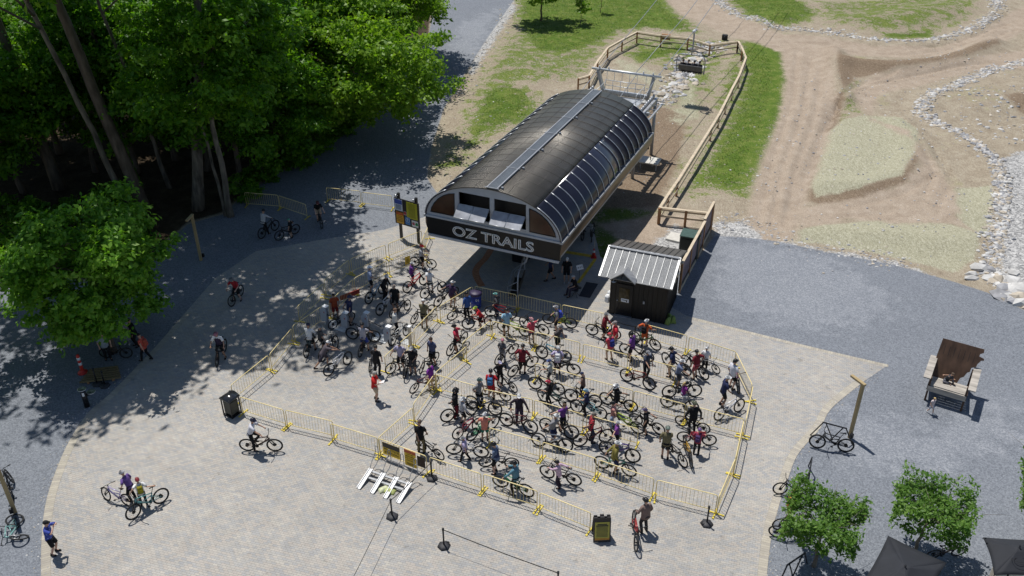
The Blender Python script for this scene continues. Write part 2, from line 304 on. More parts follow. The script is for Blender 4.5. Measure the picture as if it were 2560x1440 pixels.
def build_ground():
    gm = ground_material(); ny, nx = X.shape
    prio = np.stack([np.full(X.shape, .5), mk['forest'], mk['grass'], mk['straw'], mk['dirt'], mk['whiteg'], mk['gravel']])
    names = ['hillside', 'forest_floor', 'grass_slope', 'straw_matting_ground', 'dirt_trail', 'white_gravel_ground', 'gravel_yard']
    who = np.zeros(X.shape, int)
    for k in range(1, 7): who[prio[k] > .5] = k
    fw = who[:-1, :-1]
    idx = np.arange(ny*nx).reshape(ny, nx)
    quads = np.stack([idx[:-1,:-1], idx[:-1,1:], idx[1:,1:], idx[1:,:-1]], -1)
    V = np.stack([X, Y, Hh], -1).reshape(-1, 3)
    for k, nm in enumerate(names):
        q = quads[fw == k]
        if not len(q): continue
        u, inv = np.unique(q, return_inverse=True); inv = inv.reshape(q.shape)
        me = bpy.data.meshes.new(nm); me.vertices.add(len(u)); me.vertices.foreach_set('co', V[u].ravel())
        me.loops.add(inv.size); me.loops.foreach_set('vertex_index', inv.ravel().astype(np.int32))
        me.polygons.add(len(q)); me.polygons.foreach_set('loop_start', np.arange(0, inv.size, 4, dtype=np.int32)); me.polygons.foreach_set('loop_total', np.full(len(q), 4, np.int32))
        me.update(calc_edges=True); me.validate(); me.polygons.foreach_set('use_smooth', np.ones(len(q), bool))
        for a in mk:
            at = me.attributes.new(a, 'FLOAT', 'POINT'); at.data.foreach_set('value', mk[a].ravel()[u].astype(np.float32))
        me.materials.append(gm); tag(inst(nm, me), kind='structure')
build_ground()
bm_ = MB(); bm_.box((0, 400, -1.0), (3000, 3000, .6)); tag(bm_.build('ground', pm('far_ground', (.2,.17,.11), .95)), kind='structure')

def paver_material(name, rot, uv=False, w=.21, h=.105, tints=None):
    m, nt, p = newmat(name); N = nt.nodes.new; L = nt.links.new
    tc = N('ShaderNodeTexCoord'); mp = N('ShaderNodeMapping'); L(tc.outputs['UV' if uv else 'Object'], mp.inputs[0]); mp.inputs['Rotation'].default_value = (0, 0, rot)
    br = N('ShaderNodeTexBrick'); L(mp.outputs[0], br.inputs[0]); br.inputs['Scale'].default_value = 1; br.inputs['Brick Width'].default_value = w; br.inputs['Row Height'].default_value = h
    br.inputs['Mortar Size'].default_value = .005; br.inputs['Mortar Smooth'].default_value = .3; br.inputs['Color1'].default_value = (0,0,0,1); br.inputs['Color2'].default_value = (1,1,1,1); br.inputs['Mortar'].default_value = (.5,.5,.5,1)
    n = N('ShaderNodeTexNoise'); n.inputs['Scale'].default_value = .45; n.inputs['Detail'].default_value = 4; L(tc.outputs['Object'], n.inputs[0])
    ad = N('ShaderNodeMath'); ad.operation = 'MULTIPLY_ADD'; ad.inputs[1].default_value = .85; L(br.outputs['Color'], ad.inputs[0])
    sc = N('ShaderNodeMath'); sc.operation = 'MULTIPLY_ADD'; sc.inputs[1].default_value = .5; sc.inputs[2].default_value = -.18; L(n.outputs[0], sc.inputs[0]); L(sc.outputs[0], ad.inputs[2])
    r = N('ShaderNodeValToRGB'); e = r.color_ramp.elements
    st = tints or [(.0,(.325,.327,.33)),(.3,(.37,.362,.347)),(.5,(.405,.386,.352)),(.72,(.415,.378,.338)),(1,(.46,.437,.388))]
    while len(e) < len(st): e.new(.5)
    for el, (q, c) in zip(e, st): el.position = q; el.color = (*c, 1)
    L(ad.outputs[0], r.inputs[0])
    f = N('ShaderNodeTexNoise'); f.inputs['Scale'].default_value = 30; f.inputs['Detail'].default_value = 3; L(tc.outputs['Object'], f.inputs[0])
    st2 = N('ShaderNodeTexNoise'); st2.inputs['Scale'].default_value = 1.6; st2.inputs['Detail'].default_value = 6; st2.inputs['Roughness'].default_value = .7; L(tc.outputs['Object'], st2.inputs[0])
    mul = N('ShaderNodeMath'); mul.operation = 'MULTIPLY_ADD'; mul.inputs[1].default_value = .3; mul.inputs[2].default_value = .7; L(f.outputs[0], mul.inputs[0])
    mr = N('ShaderNodeMapRange'); mr.inputs[1].default_value = .3; mr.inputs[2].default_value = .65; mr.inputs[3].default_value = .88; mr.inputs[4].default_value = 1.06; L(st2.outputs[0], mr.inputs[0])
    m2 = N('ShaderNodeMath'); m2.operation = 'MULTIPLY'; L(mul.outputs[0], m2.inputs[0]); L(mr.outputs[0], m2.inputs[1])
    sp_ = N('ShaderNodeTexNoise'); sp_.inputs['Scale'].default_value = 2.6; sp_.inputs['Detail'].default_value = 2; L(tc.outputs['Object'], sp_.inputs[0]); sr = N('ShaderNodeMapRange'); sr.inputs[1].default_value = .66; sr.inputs[2].default_value = .74; sr.inputs[3].default_value = 1; sr.inputs[4].default_value = .78; L(sp_.outputs[0], sr.inputs[0]); bg_ = N('ShaderNodeTexNoise'); bg_.inputs['Scale'].default_value = .11; bg_.inputs['Detail'].default_value = 3; L(tc.outputs['Object'], bg_.inputs[0]); br2 = N('ShaderNodeMapRange'); br2.inputs[1].default_value = .3; br2.inputs[2].default_value = .7; br2.inputs[3].default_value = .86; br2.inputs[4].default_value = 1.08; L(bg_.outputs[0], br2.inputs[0]); m2b = N('ShaderNodeMath'); m2b.operation = 'MULTIPLY'; L(sr.outputs[0], m2b.inputs[0]); L(br2.outputs[0], m2b.inputs[1]); m2c = N('ShaderNodeMath'); m2c.operation = 'MULTIPLY'; L(m2.outputs[0], m2c.inputs[0]); L(m2b.outputs[0], m2c.inputs[1]); m2 = m2c
    mort = N('ShaderNodeMath'); mort.operation = 'MULTIPLY_ADD'; mort.inputs[1].default_value = -.6; mort.inputs[2].default_value = 1.12; L(br.outputs['Fac'], mort.inputs[0])
    m3 = N('ShaderNodeMath'); m3.operation = 'MULTIPLY'; L(m2.outputs[0], m3.inputs[0]); L(mort.outputs[0], m3.inputs[1])
    v = N('ShaderNodeVectorMath'); v.operation = 'SCALE'; L(r.outputs[0], v.inputs[0]); L(m3.outputs[0], v.inputs['Scale']); L(v.outputs[0], p.inputs['Base Color'])
    p.inputs['Roughness'].default_value = .85; p.inputs['Specular IOR Level'].default_value = .25
    b = N('ShaderNodeBump'); b.inputs['Strength'].default_value = .4; b.inputs['Distance'].default_value = .01; b.invert = True; L(br.outputs['Fac'], b.inputs['Height']); L(b.outputs[0], p.inputs['Normal'])
    return m
def smooth_line(pts, step=.4):
    pts = [Vector(p) for p in pts]; out = []
    for i in range(len(pts)-1):
        p0, p1, p2, p3 = pts[max(i-1,0)], pts[i], pts[i+1], pts[min(i+2,len(pts)-1)]
        n = max(2, int((p2-p1).length/step))
        for k in range(n):
            t = k/n; out.append(.5*((2*p1)+(p2-p0)*t+(2*p0-5*p1+4*p2-p3)*t*t+(3*p1-p0-3*p2+p3)*t*t*t))
    out.append(pts[-1]); return out
def flat_sheet(name, poly, z, m, kind='structure'):
    vs = [(p[0], p[1], z) for p in poly]; tr = tessellate_polygon([[Vector(v) for v in vs]])
    me = bpy.data.meshes.new(name); me.from_pydata(vs, [], [tuple(t) for t in tr]); me.update()
    bm = bmesh.new(); bm.from_mesh(me); bmesh.ops.recalc_face_normals(bm, faces=bm.faces)
    if bm.faces[:] and bm.faces[:][0].normal.z < 0: bmesh.ops.reverse_faces(bm, faces=bm.faces)
    bm.to_mesh(me); bm.free(); me.materials.append(m); return tag(inst(name, me), kind=kind)
left = smooth_line(zp(*PLAZA_L)); right = smooth_line(zp(*PLAZA_R))
flat_sheet('paver_plaza', left + zp(*PLAZA_TOP) + right, .008, paver_material('paver_stone', R(17)))
def border(line, side, wd=.36):
    vs = []; fs = []; uv = []; s_ = 0; n = len(line)
    for i, p in enumerate(line):
        d = (line[min(i+1,n-1)]-line[max(i-1,0)]).normalized(); q = Vector((d.y, -d.x))*side
        if i: s_ += (p-line[i-1]).length
        vs += [(p.x, p.y, .013), (p.x+q.x*wd, p.y+q.y*wd, .013)]; uv += [(s_, 0), (s_, wd)]
    for i in range(n-1): fs.append((2*i, 2*i+1, 2*i+3, 2*i+2))
    me = bpy.data.meshes.new('paver_border'); me.from_pydata(vs, [], fs); me.update(); ul = me.uv_layers.new()
    for l in me.loops: ul.data[l.index].uv = uv[l.vertex_index]
    bm = bmesh.new(); bm.from_mesh(me)
    for f in bm.faces:
        if f.normal.z < 0: f.normal_flip()
    bm.to_mesh(me); bm.free()
    me.materials.append(BORD); tag(inst('paver_border', me), kind='structure')
BORD = paver_material('border_stone', 0, True, .125, .36, [(0,(.36,.33,.29)),(.5,(.42,.385,.32)),(1,(.48,.44,.36))])
border(left, 1); border(right, 1); border(smooth_line(zp(*PLAZA_TOP[9:])), 1, .24)
# orange clay band and yellow lines under the lift
cb = smooth_line([GR('A', *q).to_2d() for q in ((1390,175),(1330,270),(1265,335),(1235,400),(1255,470),(1300,545))], .3)
def strip(name, line, wd, z, m):
    vs = []; n = len(line)
    L_, R_ = [], []
    for i, p in enumerate(line):
        d = (line[min(i+1,n-1)]-line[max(i-1,0)]).normalized(); q = Vector((d.y, -d.x))*wd/2
        L_.append(p-q); R_.append(p+q)
    return flat_sheet(name, L_+R_[::-1], z, m)
strip('clay_paver_band', cb, .42, .016, pm('clay_paver', (.36,.16,.08), .8, var=.3, scale=9))
YL = pm('yellow_line_paint', (.60,.40,.03), .6, var=.25, scale=5)
strip('yellow_line_marking', [GR('T', 380,372).to_2d(), GR('T', 800,440).to_2d()], .34, .017, YL)
strip('yellow_line_marking', [GR('T', 792,470).to_2d(), GR('T', 560,790).to_2d()], .2, .021, YL)
# black matting beside the stool
flat_sheet('rubber_matting', [GR('T', *q).to_2d() for q in ((670,775),(830,800),(720,990),(570,965))], .02, pm('rubber_mat', (.012,.016,.028), .6))
# short, trodden ruts in the soil of the hillside
# ------------------------------------------------------------------ rocks along the drainage lines
def rocks(name, label, pts, wd, n, smin, smax, seed, col, closed=False):
    rg = random.Random(seed); line = smooth_line(zp(*pts), .5); mb = MB()
    ic = bmesh.new(); bmesh.ops.create_icosphere(ic, subdivisions=1, radius=1); base = [v.co.copy() for v in ic.verts]; fb = [[v.index for v in f.verts] for f in ic.faces]; ic.free()
    for _ in range(n):
        p = line[rg.randrange(len(line))]; s = smin+(smax-smin)*rg.random()**2.2
        x, y = p.x+rg.gauss(0, wd), p.y+rg.gauss(0, wd)
        Mr = Matrix.Rotation(rg.random()*7, 3, (rg.gauss(0,1), rg.gauss(0,1), rg.gauss(0,1))); sc = Vector((s*rg.uniform(.7,1.4), s*rg.uniform(.7,1.3), s*rg.uniform(.45,.8)))
        c = Vector((x, y, ground_z((x, y))+s*.02)); mb.cur = rg.randrange(3)
        mb.add([c + Vector((a*b for a, b in zip((Mr @ v)*rg.uniform(.8,1.15), sc))) for v in base], fb)
    o = mb.build(name, [pm('limestone_pale', (.52,.51,.49), .9, var=.25, scale=1.5), pm('limestone_grey', (.30,.30,.31), .9, var=.3, scale=1.5), pm('limestone_warm', (.42,.37,.30), .9, var=.3, scale=1.5)])
    return tag(o, kind='stuff', label=label, cat='rocks')
rocks('drain_rocks', 'pale broken limestone lining the curved channel along the upper dirt trail', [(1780,-10),(1830,28),(1880,52),(1935,72),(2000,76),(2090,84),(2150,95),(2210,104),(2300,106),(2380,92),(2450,66),(2490,30),(2480,-10)], .45, 2800, .05, .2, 1, 0)
rocks('bank_rocks', 'white limestone rubble edging the long curved bank by the gravel yard', [(2580,150),(2470,180),(2380,222),(2320,252),(2302,285),(2330,310),(2400,342),(2470,392),(2498,440),(2500,520),(2490,600),(2482,660),(2500,710),(2580,760)], .36, 3200, .06, .22, 2, 0)
rocks('swale_rocks', 'loose pale rocks in the swale inside the timber fence under the chair', [(1800,112),(1745,130),(1725,150),(1700,190),(1685,215),(1655,235),(1635,262)], .75, 420, .14, .5, 3, 0)
rocks('yard_edge_stones', 'row of big pale boulders at the corner of the gravel yard', [(2478,690),(2500,712),(2530,730),(2570,750)], .5, 40, .3, .62, 4, 0)
rocks('path_edge_gravel', 'broken white stones scattered beside the winding gravel path', [(1290,10),(1240,90),(1190,160),(1140,235)], .5, 220, .06, .16, 5, 0)
rocks('verge_rocks', 'white crushed stone strewn where the trail meets the yard', [(1790,560),(1830,545),(1890,555),(1960,600),(2080,625),(2250,655)], .5, 300, .05, .14, 6, 0)
rocks('slope_stones', 'scattered pale stones on the bare straw covered slope', [(2400,270),(2480,250),(2560,300),(2480,330),(2420,300)], 2.2, 260, .05, .22, 8, 0)
rocks('trail_pebbles', 'small loose stones scattered over the bare soil between the trails', [(1900,520),(2000,420),(2080,280),(2150,230),(2300,190),(2450,150),(2300,330),(2200,400),(2400,520),(2200,600),(2000,600)], 2.6, 1300, .03, .11, 9, 0)
rocks('slope_pebbles', 'small loose stones on the bank between gravel path and lift station', [(1230,130),(1180,240),(1120,360),(1250,300),(1400,160),(1560,200),(1620,300),(1600,480)], 2.0, 500, .03, .09, 10, 0)
rocks('gravel_spill', 'loose grey chippings spilling onto the curved paving border by the giant chair', [(2170,945),(2082,1018),(2050,1070),(1996,1134),(1968,1204),(1950,1258),(1930,1332),(1917,1440)], .22, 500, .015, .04, 12, 0)
rocks('gravel_spill', 'loose grey chippings spilling onto the curved paving border by the cap wearer', [(103,1440),(103,1370),(112,1270),(135,1190),(172,1105),(222,1030),(270,989),(373,884)], .22, 450, .015, .04, 13, 0)
# ------------------------------------------------------------------ text and flat signs
def text_mesh(body, size, mat_, extrude=.004, outline=0, align='CENTER'):
    c = bpy.data.curves.new('lettering', 'FONT'); c.body = body; c.size = size; c.align_x = align; c.align_y = 'CENTER'
    if outline: c.fill_mode = 'NONE'; c.bevel_depth = outline; c.bevel_resolution = 0; c.resolution_u = 4
    else: c.extrude = extrude; c.resolution_u = 3
    o = bpy.data.objects.new('lettering', c); COL.objects.link(o)
    me = bpy.data.meshes.new_from_object(o.evaluated_get(bpy.context.evaluated_depsgraph_get()))
    bpy.data.objects.remove(o); me.materials.clear(); me.materials.append(mat_); return me
def face_mat(loc, rz=0, tilt=0):
    """Text plane standing upright, facing local -Y."""
    return Matrix.Translation(loc) @ Matrix.Rotation(rz, 4, 'Z') @ Matrix.Rotation(PI/2+tilt, 4, 'X')

# ------------------------------------------------------------------ the lift station
ST_A = R(-24.2); ST_O = Vector((-1.14, 45.53, 0))
def st(x, y, z=0): return ST_O + Matrix.Rotation(ST_A, 3, 'Z') @ Vector((x, y, z))
def corrugated(name, col, axis, freq, rough=.38, metal=.5, strength=.5):
    m, nt, p = newmat(name); N = nt.nodes.new; L = nt.links.new
    tc = N('ShaderNodeTexCoord'); wv = N('ShaderNodeTexWave'); wv.bands_direction = axis; wv.inputs['Scale'].default_value = freq; L(tc.outputs['Object'], wv.inputs[0])
    no = N('ShaderNodeTexNoise'); no.inputs['Scale'].default_value = 1.3; no.inputs['Detail'].default_value = 5; L(tc.outputs['Object'], no.inputs[0])
    mr = N('ShaderNodeMapRange'); mr.inputs[1].default_value = .3; mr.inputs[2].default_value = .7; mr.inputs[3].default_value = .88; mr.inputs[4].default_value = 1.12; L(no.outputs[0], mr.inputs[0])
    v = N('ShaderNodeVectorMath'); v.operation = 'SCALE'; v.inputs[0].default_value = col; L(mr.outputs[0], v.inputs['Scale']); L(v.outputs[0], p.inputs['Base Color'])
    b = N('ShaderNodeBump'); b.inputs['Strength'].default_value = strength; b.inputs['Distance'].default_value = .02; L(wv.outputs[0], b.inputs['Height']); L(b.outputs[0], p.inputs['Normal'])
    p.inputs['Roughness'].default_value = rough; p.inputs['Metallic'].default_value = metal; return m
def build_station():
    t = thing('lift_station', 'long black barrel roofed chairlift station with white outlined lettering on its front', 'lift station', ST_O, ST_A)
    W, Z0, HH, LEN = 4.24, 4.28, 2.47, 17.4
    def arc(deg, k=1.0, off=0): a = R(deg); return (W+off)*math.cos(a)*k, Z0 + (HH+off)*math.sin(a)
    roofm = corrugated('dark_corrugated_roof', (.10,.092,.080), 'Y', 9.0, .33, .55)
    def shell(name, a0, a1, n, y0, y1, off, m, th=.05):
        mb = MB(); o = [arc(a0+(a1-a0)*i/n, 1, off) for i in range(n+1)]; q = [arc(a0+(a1-a0)*i/n, 1, off-th) for i in range(n+1)]
        ring = o+q[::-1]
        mb.loft([[(x, y0, z) for x, z in ring], [(x, y1, z) for x, z in ring]], smooth=False); k = len(ring)
        for i, f in enumerate(mb.f[:k]): mb.s[i] = i < n or (n < i < 2*n+1)
        return mb.build(name, m, t)
    rf_ = shell('roof', 50, 130, 22, -.14, LEN, .02, roofm); mb = MB()
    for i in range(1, 18): y = i*LEN/18; mb.tube([(arc(50+80*j/20, 1, .025)[0], y, arc(50+80*j/20, 1, .025)[1]) for j in range(21)], .014, 4)
    for dg_ in (62, 76, 104, 118): mb.tube([(arc(dg_, 1, .022)[0], -.1, arc(dg_, 1, .022)[1]), (arc(dg_, 1, .022)[0], LEN, arc(dg_, 1, .022)[1])], .01, 4)
    mb.build('roof_seam_trim', pm('seam_dark', (.075,.07,.062), .4, .5), rf_)
    glz = pm('bluish_roof_pane', (.020,.021,.035), .16, .15, var=.25, scale=.5, spec=.8)
    for nm, a0, a1, k in (('roof_glazing', 1.5, 50, 14), ('roof_glazing', 130, 178.5, 14)):
        g = shell(nm, a0, a1, k, -.1, LEN-.05, 0, glz)
        for i in range(18):
            y = -.06+i*(LEN-.08)/17; mb = MB()
            b0, b1 = (a0+1, a1-1) if a0 < 90 else (a0+1, a1-1)
            mb.tube([(arc(b0+(b1-b0)*j/10, 1, .03)[0], y, arc(b0+(b1-b0)*j/10, 1, .03)[1]) for j in range(11)], .032, 6); mb.build('rib', M['galv'], g)
    # ridge light strip
    rl = corrugated('ribbed_ridge_light', (.145,.16,.18), 'X', 14, .35, .3); 
    for i in range(6):
        y0 = -.1+i*LEN/6; mb = MB()
        mb.box((.1, y0+LEN/12, Z0+HH+.07), (.56, LEN/6-.05, .06)); mb.build('ridge_light', rl, t)
        mb = MB(); mb.box((.41, y0+LEN/12, Z0+HH+.085), (.06, LEN/6-.04, .1)); mb.box((-.21, y0+LEN/12, Z0+HH+.075), (.06, LEN/6-.04, .09))
        mb.box((.1, y0, Z0+HH+.1), (.86, .05, .05)); mb.box((.6, y0+.3, Z0+HH+.06), (.12, .12, .12)); mb.build('ridge_frame', M['galv_dim'], t)
    # front wall
    wallm = pm('blue_grey_cladding', (.42,.45,.50), .5, .1, var=.07, scale=2)
    out = [(W, Z0)] + [arc(180*i/40, 1, -.05) for i in range(1, 40)] + [(-W, Z0)]
    ops = [[(-2.05,4.6),(-.1,4.6),(-.1,6.17),(-2.05,6.17)], [(.16,4.6),(2.11,4.6),(2.11,6.17),(.16,6.17)]]
    ql = [(-3.92,4.56),(-2.35,4.56),(-2.33,6.0),(-2.68,5.9),(-3.03,5.73),(-3.38,5.46),(-3.66,5.12),(-3.84,4.8)]; qr = [(-x, z) for x, z in ql][::-1]
    mb = MB(); mb.plate([out, ops[0][::-1], ops[1][::-1]], lambda x, y, z: Vector((x, y, z)), .1); mb.build('front_wall', wallm, t)
    for q in (ql, qr):
        mb = MB(); mb.plate([q], lambda x, y, z: Vector((x, y-.012, z)), .02); f = mb.build('arch_window', M['glass_brown'], t)
        mb = MB(); mb.tube([(x, -.02, z) for x, z in q], .03, 5, closed=True); mb.build('window_frame', M['black'], f)
    for x0 in (-2.05, .16):
        for k in range(2):
            xa = x0+.03+k*.965; xb = xa+.93; mb = MB(); top = Vector((0, -.05, 5.44)); bot = Vector((0, -.76, 4.92)); n_ = (bot-top).normalized().cross(Vector((1,0,0)))*.02
            vs = [Vector((x, 0, 0))+p+s*n_ for s in (-1, 1) for x, p in ((xa,top),(xb,top),(xb,bot),(xa,bot))]
            mb.add(vs, [(0,1,2,3),(7,6,5,4),(0,4,5,1),(1,5,6,2),(2,6,7,3),(3,7,4,0)]); f = mb.build('tilted_window', pm('reflective_pane', (.34,.35,.38), .3, .35, var=.25, scale=2), t)
            mb = MB()
            for a, b in ((vs[0],vs[1]),(vs[1],vs[2]),(vs[2],vs[3]),(vs[3],vs[0])): mb.tube([a+n_, b+n_], .026, 5)
            mb.build('window_frame', M['galv'], f)
    mb = MB(); mb.box((0, .9, 5.3), (4.4, .04, 1.7)); mb.build('inner_wall', M['black'], t)
    mb = MB(); mb.box((0, .05, 3.66), (2*W-.1, .14, 1.12)); sg = mb.build('name_board', pm('black_fascia', (.009,.009,.010), .35), t)
    me = text_mesh('OZ TRAILS', .92, pm('white_letters', (.85,.84,.82), .5), outline=.031)
    xsz = [v.co.x for v in me.vertices]; zs = [v.co.y for v in me.vertices]; wd = max(xsz)-min(xsz); hh = max(zs)-min(zs); cx = (max(xsz)+min(xsz))/2; cz = (max(zs)+min(zs))/2
    inst('lettering', me, sg, M=Matrix.Translation((.05, -.035, 3.62)) @ Matrix.Rotation(PI/2, 4, 'X') @ Matrix.Diagonal((5.15/wd, .66/hh, 1, 1)) @ Matrix.Translation((-cx, -cz, 0)))
    # side hulls, beams, floor
    hullm = pm('bronze_hull', (.15,.115,.085), .35, .5, var=.15, scale=.8)
    for s in (-1, 1):
        prof = [(4.27,4.2),(4.3,4.0),(4.3,3.75),(4.24,3.5),(4.12,3.25),(3.98,3.06),(3.9,3.06),(4.04,3.25),(4.18,3.75),(4.16,4.2)]
        mb = MB(); mb.loft([[(s*x, y, z) for x, z in prof] for y in (.0, LEN)]); mb.build('side_hull', hullm, t)
        mb = MB(); mb.box((s*4.27, LEN/2-.05, 4.26), (.16, LEN+.1, .13)); mb.box((s*3.97, LEN/2, 3.03), (.12, LEN, .12)); mb.build('side_beam', M['galv_dim'], t)
    mb = MB(); mb.box((0, 0.0, 3.02), (8.25, .16, .15)); mb.box((0, .0, 4.27), (8.5, .16, .12)); mb.build('front_beam', wallm, t)
    mb = MB(); mb.box((0, LEN/2, 3.08), (7.9, LEN-.2, .08)); mb.build('floor_plate', M['dark_metal'], t)
    rear = [(W-.1, 3.1)] + [arc(180*i/24, 1, -.08) for i in range(25)] + [(-W+.1, 3.1)]
    mb = MB(); mb.plate([rear], lambda x, y, z: Vector((x, LEN-.2+y, z)), .08); mb.build('rear_wall', M['dark_metal'], t)
    for y in (4.5, 13): mb = MB(); mb.box((0, y, 1.5), (.9, 1.5, 3.05), bev=.05); mb.build('support_column', M['dark_metal'], t)
    mb = MB(); mb.tube([(1.6, 2.2, 3.0), (1.6, 2.2, 2.9)], 1.5, 24); mb.build('bullwheel', M['dark_metal'], t)
    # gantry behind the roof
    Y, g, lb = 23.6, M['galv'], M['white_steel']
    mb = MB(); mb.tube([(-2.55, Y, 6.2), (2.95, Y, 6.2)], .1, 8)
    for x in (-1.95, -1.2, 1.55, 2.3): mb.tube([(x, Y, 6.2), (x, Y, 6.45)], .05, 6)
    mb.build('gantry_beam', lb, t)
    mb = MB(); mb.box((.25, Y, 4.5), (3.5, .3, .32)); mb.box((.25, Y-3, 4.35), (5.6, .25, .25)); mb.build('cross_beam', g, t)
    for s, xt in ((-1, -2.05), (1, 2.4)):
        xb = -1.5 if s < 0 else 2.0
        mb = MB(); mb.bar((xb, Y, 4.3), (xt, Y, 6.2), .2, .34, (0,1,0)); mb.bar((xb, Y+.35, 4.3), (xt, Y+.1, 6.1), .12, .14, (0,1,0)); mb.build('gantry_post', g, t)
        mb = MB(); x = 2.45*s+.25
        mb.box((x, 20.4, 4.4), (.2, 6.6, .3)); mb.box((x+.55*s, 20.4, 4.2), (.12, 6.2, .12))
        for i in range(14): mb.lathe([(.0,-.05),(.2,-.05),(.2,.05),(0,.05)], 10, (x-.22, 17.9+i*.44, 4.6), (1,0,0))
        for i in range(7): mb.bar((x, 17.8+i*.95, 4.35), (x+.6*s, 18.2+i*.95, 4.2), .06, .06)
        mb.build('sheave_track', pm('track_steel', (.42,.43,.45), .4, .5, var=.4, scale=8), t)
        for y0 in (Y-.2, 18.6): mb = MB(); mb.tube([(x, y0, 0), (x, y0, 4.4)], .13, 8); mb.build('track_leg', M['steel_grey'], t)
    mb = MB()
    for z in (4.75, 5.15, 5.55): mb.tube([(-1.3, Y-.35, z), (1.8, Y-.35, z)], .028, 5)
    for x in (-1.3, -.7, -.1, .5, 1.1, 1.8): mb.tube([(x, Y-.35, 4.4), (x, Y-.35, 5.6)], .022, 5); mb.tube([(x, Y, 6.2), (x+.1, Y-.35, 5.5)], .018, 5)
    for y in (Y-2.4, Y-1.2): mb.tube([(-1.3, y, 4.5), (-1.3, y, 5.4), (-1.3, Y-.3, 5.4)], .025, 5); mb.tube([(1.8, y, 4.5), (1.8, y, 5.4), (1.8, Y-.3, 5.4)], .025, 5)
    mb.build('guard_railing', lb, t)
    mb = MB(); mb.box((.25, Y-1.6, 4.38), (3.1, 2.4, .05)); mb.build('work_platform', M['galv'], t)
    mb = MB(); mb.lathe([(.0,0),(.55,0),(.35,.3),(.12,.45),(0,.45)], 12, (.3, LEN+.9, 4.5)); mb.tube([(.3, LEN-.1, 5.6),(.35, LEN+1, 5.3),(.6, LEN+2.6, 5.0),(1.0, Y, 6.1)], .03, 5); mb.build('drive_hood', M['steel_grey'], t)
    return t
M['glass_brown'] = pm('brown_tinted_pane', (.060,.028,.014), .15, var=.3, scale=1.5, spec=.6)
M['galv_dim'] = pm('dull_zinc', (.33,.345,.37), .45, .3, var=.12, scale=2)
M['white_steel'] = pm('pale_zinc', (.60,.62,.64), .4, .4, var=.15, scale=3)
build_station()

# ropes
def rope(pts, label):
    mb = MB(); mb.tube(pts, .028, 5); tag(mb.build('haul_rope', M['steel_grey']), label, 'cable', 'haul ropes of the chairlift')
rope([st(-2.3, 18, 4.95), st(-2.2, 23.6, 5.9), st(-2.25, 36, 7.2), st(-2.3, 70, 11.5)], 'thin steel haul rope rising from the empty side of the lift gantry')
rope([st(2.55, 18, 4.95), st(2.45, 23.6, 5.9), st(2.38, 35.4, 6.55), st(2.4, 70, 10.2)], 'thin steel haul rope carrying the chair with four riders')
rope([st(.9, 23.6, 6.2), st(1.0, 38, 7.2), st(1.2, 70, 11)], 'thin black communication cable strung between the two haul ropes')

def lift_chair(label, loc, rz, grp, back=(.10,.10,.10)):
    t = thing('lift_chair', label, 'lift chair', loc, rz, grp); g = M['steel_grey']
    mb = MB(); mb.box((0, .25, 0), (2.05, .5, .09), bev=.03); mb.build('seat', M['black'], t)
    mb = MB(); mb.box((0, -.06, .36), (2.1, .09, .5), M=Matrix.Rotation(R(10), 4, 'X'), bev=.03); mb.build('backrest', pm('vinyl_%d' % int(back[0]*999), back, .45), t)
    mb = MB()
    fr = [(-1.05,.45,-.12),(-1.2,.1,-.1),(-1.24,-.05,.2),(-1.24,-.05,1.1),(-1.1,-.05,1.45),(-.8,-.05,1.55),(.8,-.05,1.55),(1.1,-.05,1.45),(1.24,-.05,1.1),(1.24,-.05,.2),(1.2,.1,-.1),(1.05,.45,-.12)]
    mb.tube(fr, .045, 7)
    for s in (-1, 1): mb.tube([(s*1.2,-.05,.5),(s*1.18,.4,.5),(s*1.12,.55,.3),(s*1.05,.45,-.12)], .03, 6)
    mb.build('frame', g, t)
    mb = MB(); mb.tube([(0,-.05,1.55),(.05,-.3,1.7),(.12,-.42,2.1),(.12,-.35,2.8),(.06,-.1,3.2),(0,0,3.45)], .06, 7); mb.build('hanger_arm', g, t)
    mb = MB(); mb.box((0, 0, 3.55), (.22, .55, .22), bev=.04); mb.box((.12, .25, 3.62), (.2, .14, .14)); mb.box((.1, -.25, 3.6), (.26, .1, .1)); mb.build('rope_grip', M['white_steel'], t)
    mb = MB(); mb.tube([(-1.1,.02,1.0),(-.95,.6,.55),(0,.65,.5),(.95,.6,.55),(1.1,.02,1.0)], .025, 6)
    for x in (-.7,-.25,.25,.7): mb.tube([(x,.63,.52),(x,.62,-.3)], .018, 5); mb.tube([(x-.12,.62,-.3),(x+.12,.62,-.3)], .02, 5)
    mb.build('safety_bar', g, t)
    return t
CHAIR_LOC = st(2.38, 35.4, 2.95)
lift_chair('grey four seat chair riding uphill on the rope with passengers aboard', CHAIR_LOC, ST_A, 'chairs hanging on the lift')
lift_chair('empty dark lift chair hanging under the front of the station', G(1301, 718, .45), ST_A+R(104), 'chairs hanging on the lift', (.015,.015,.016))

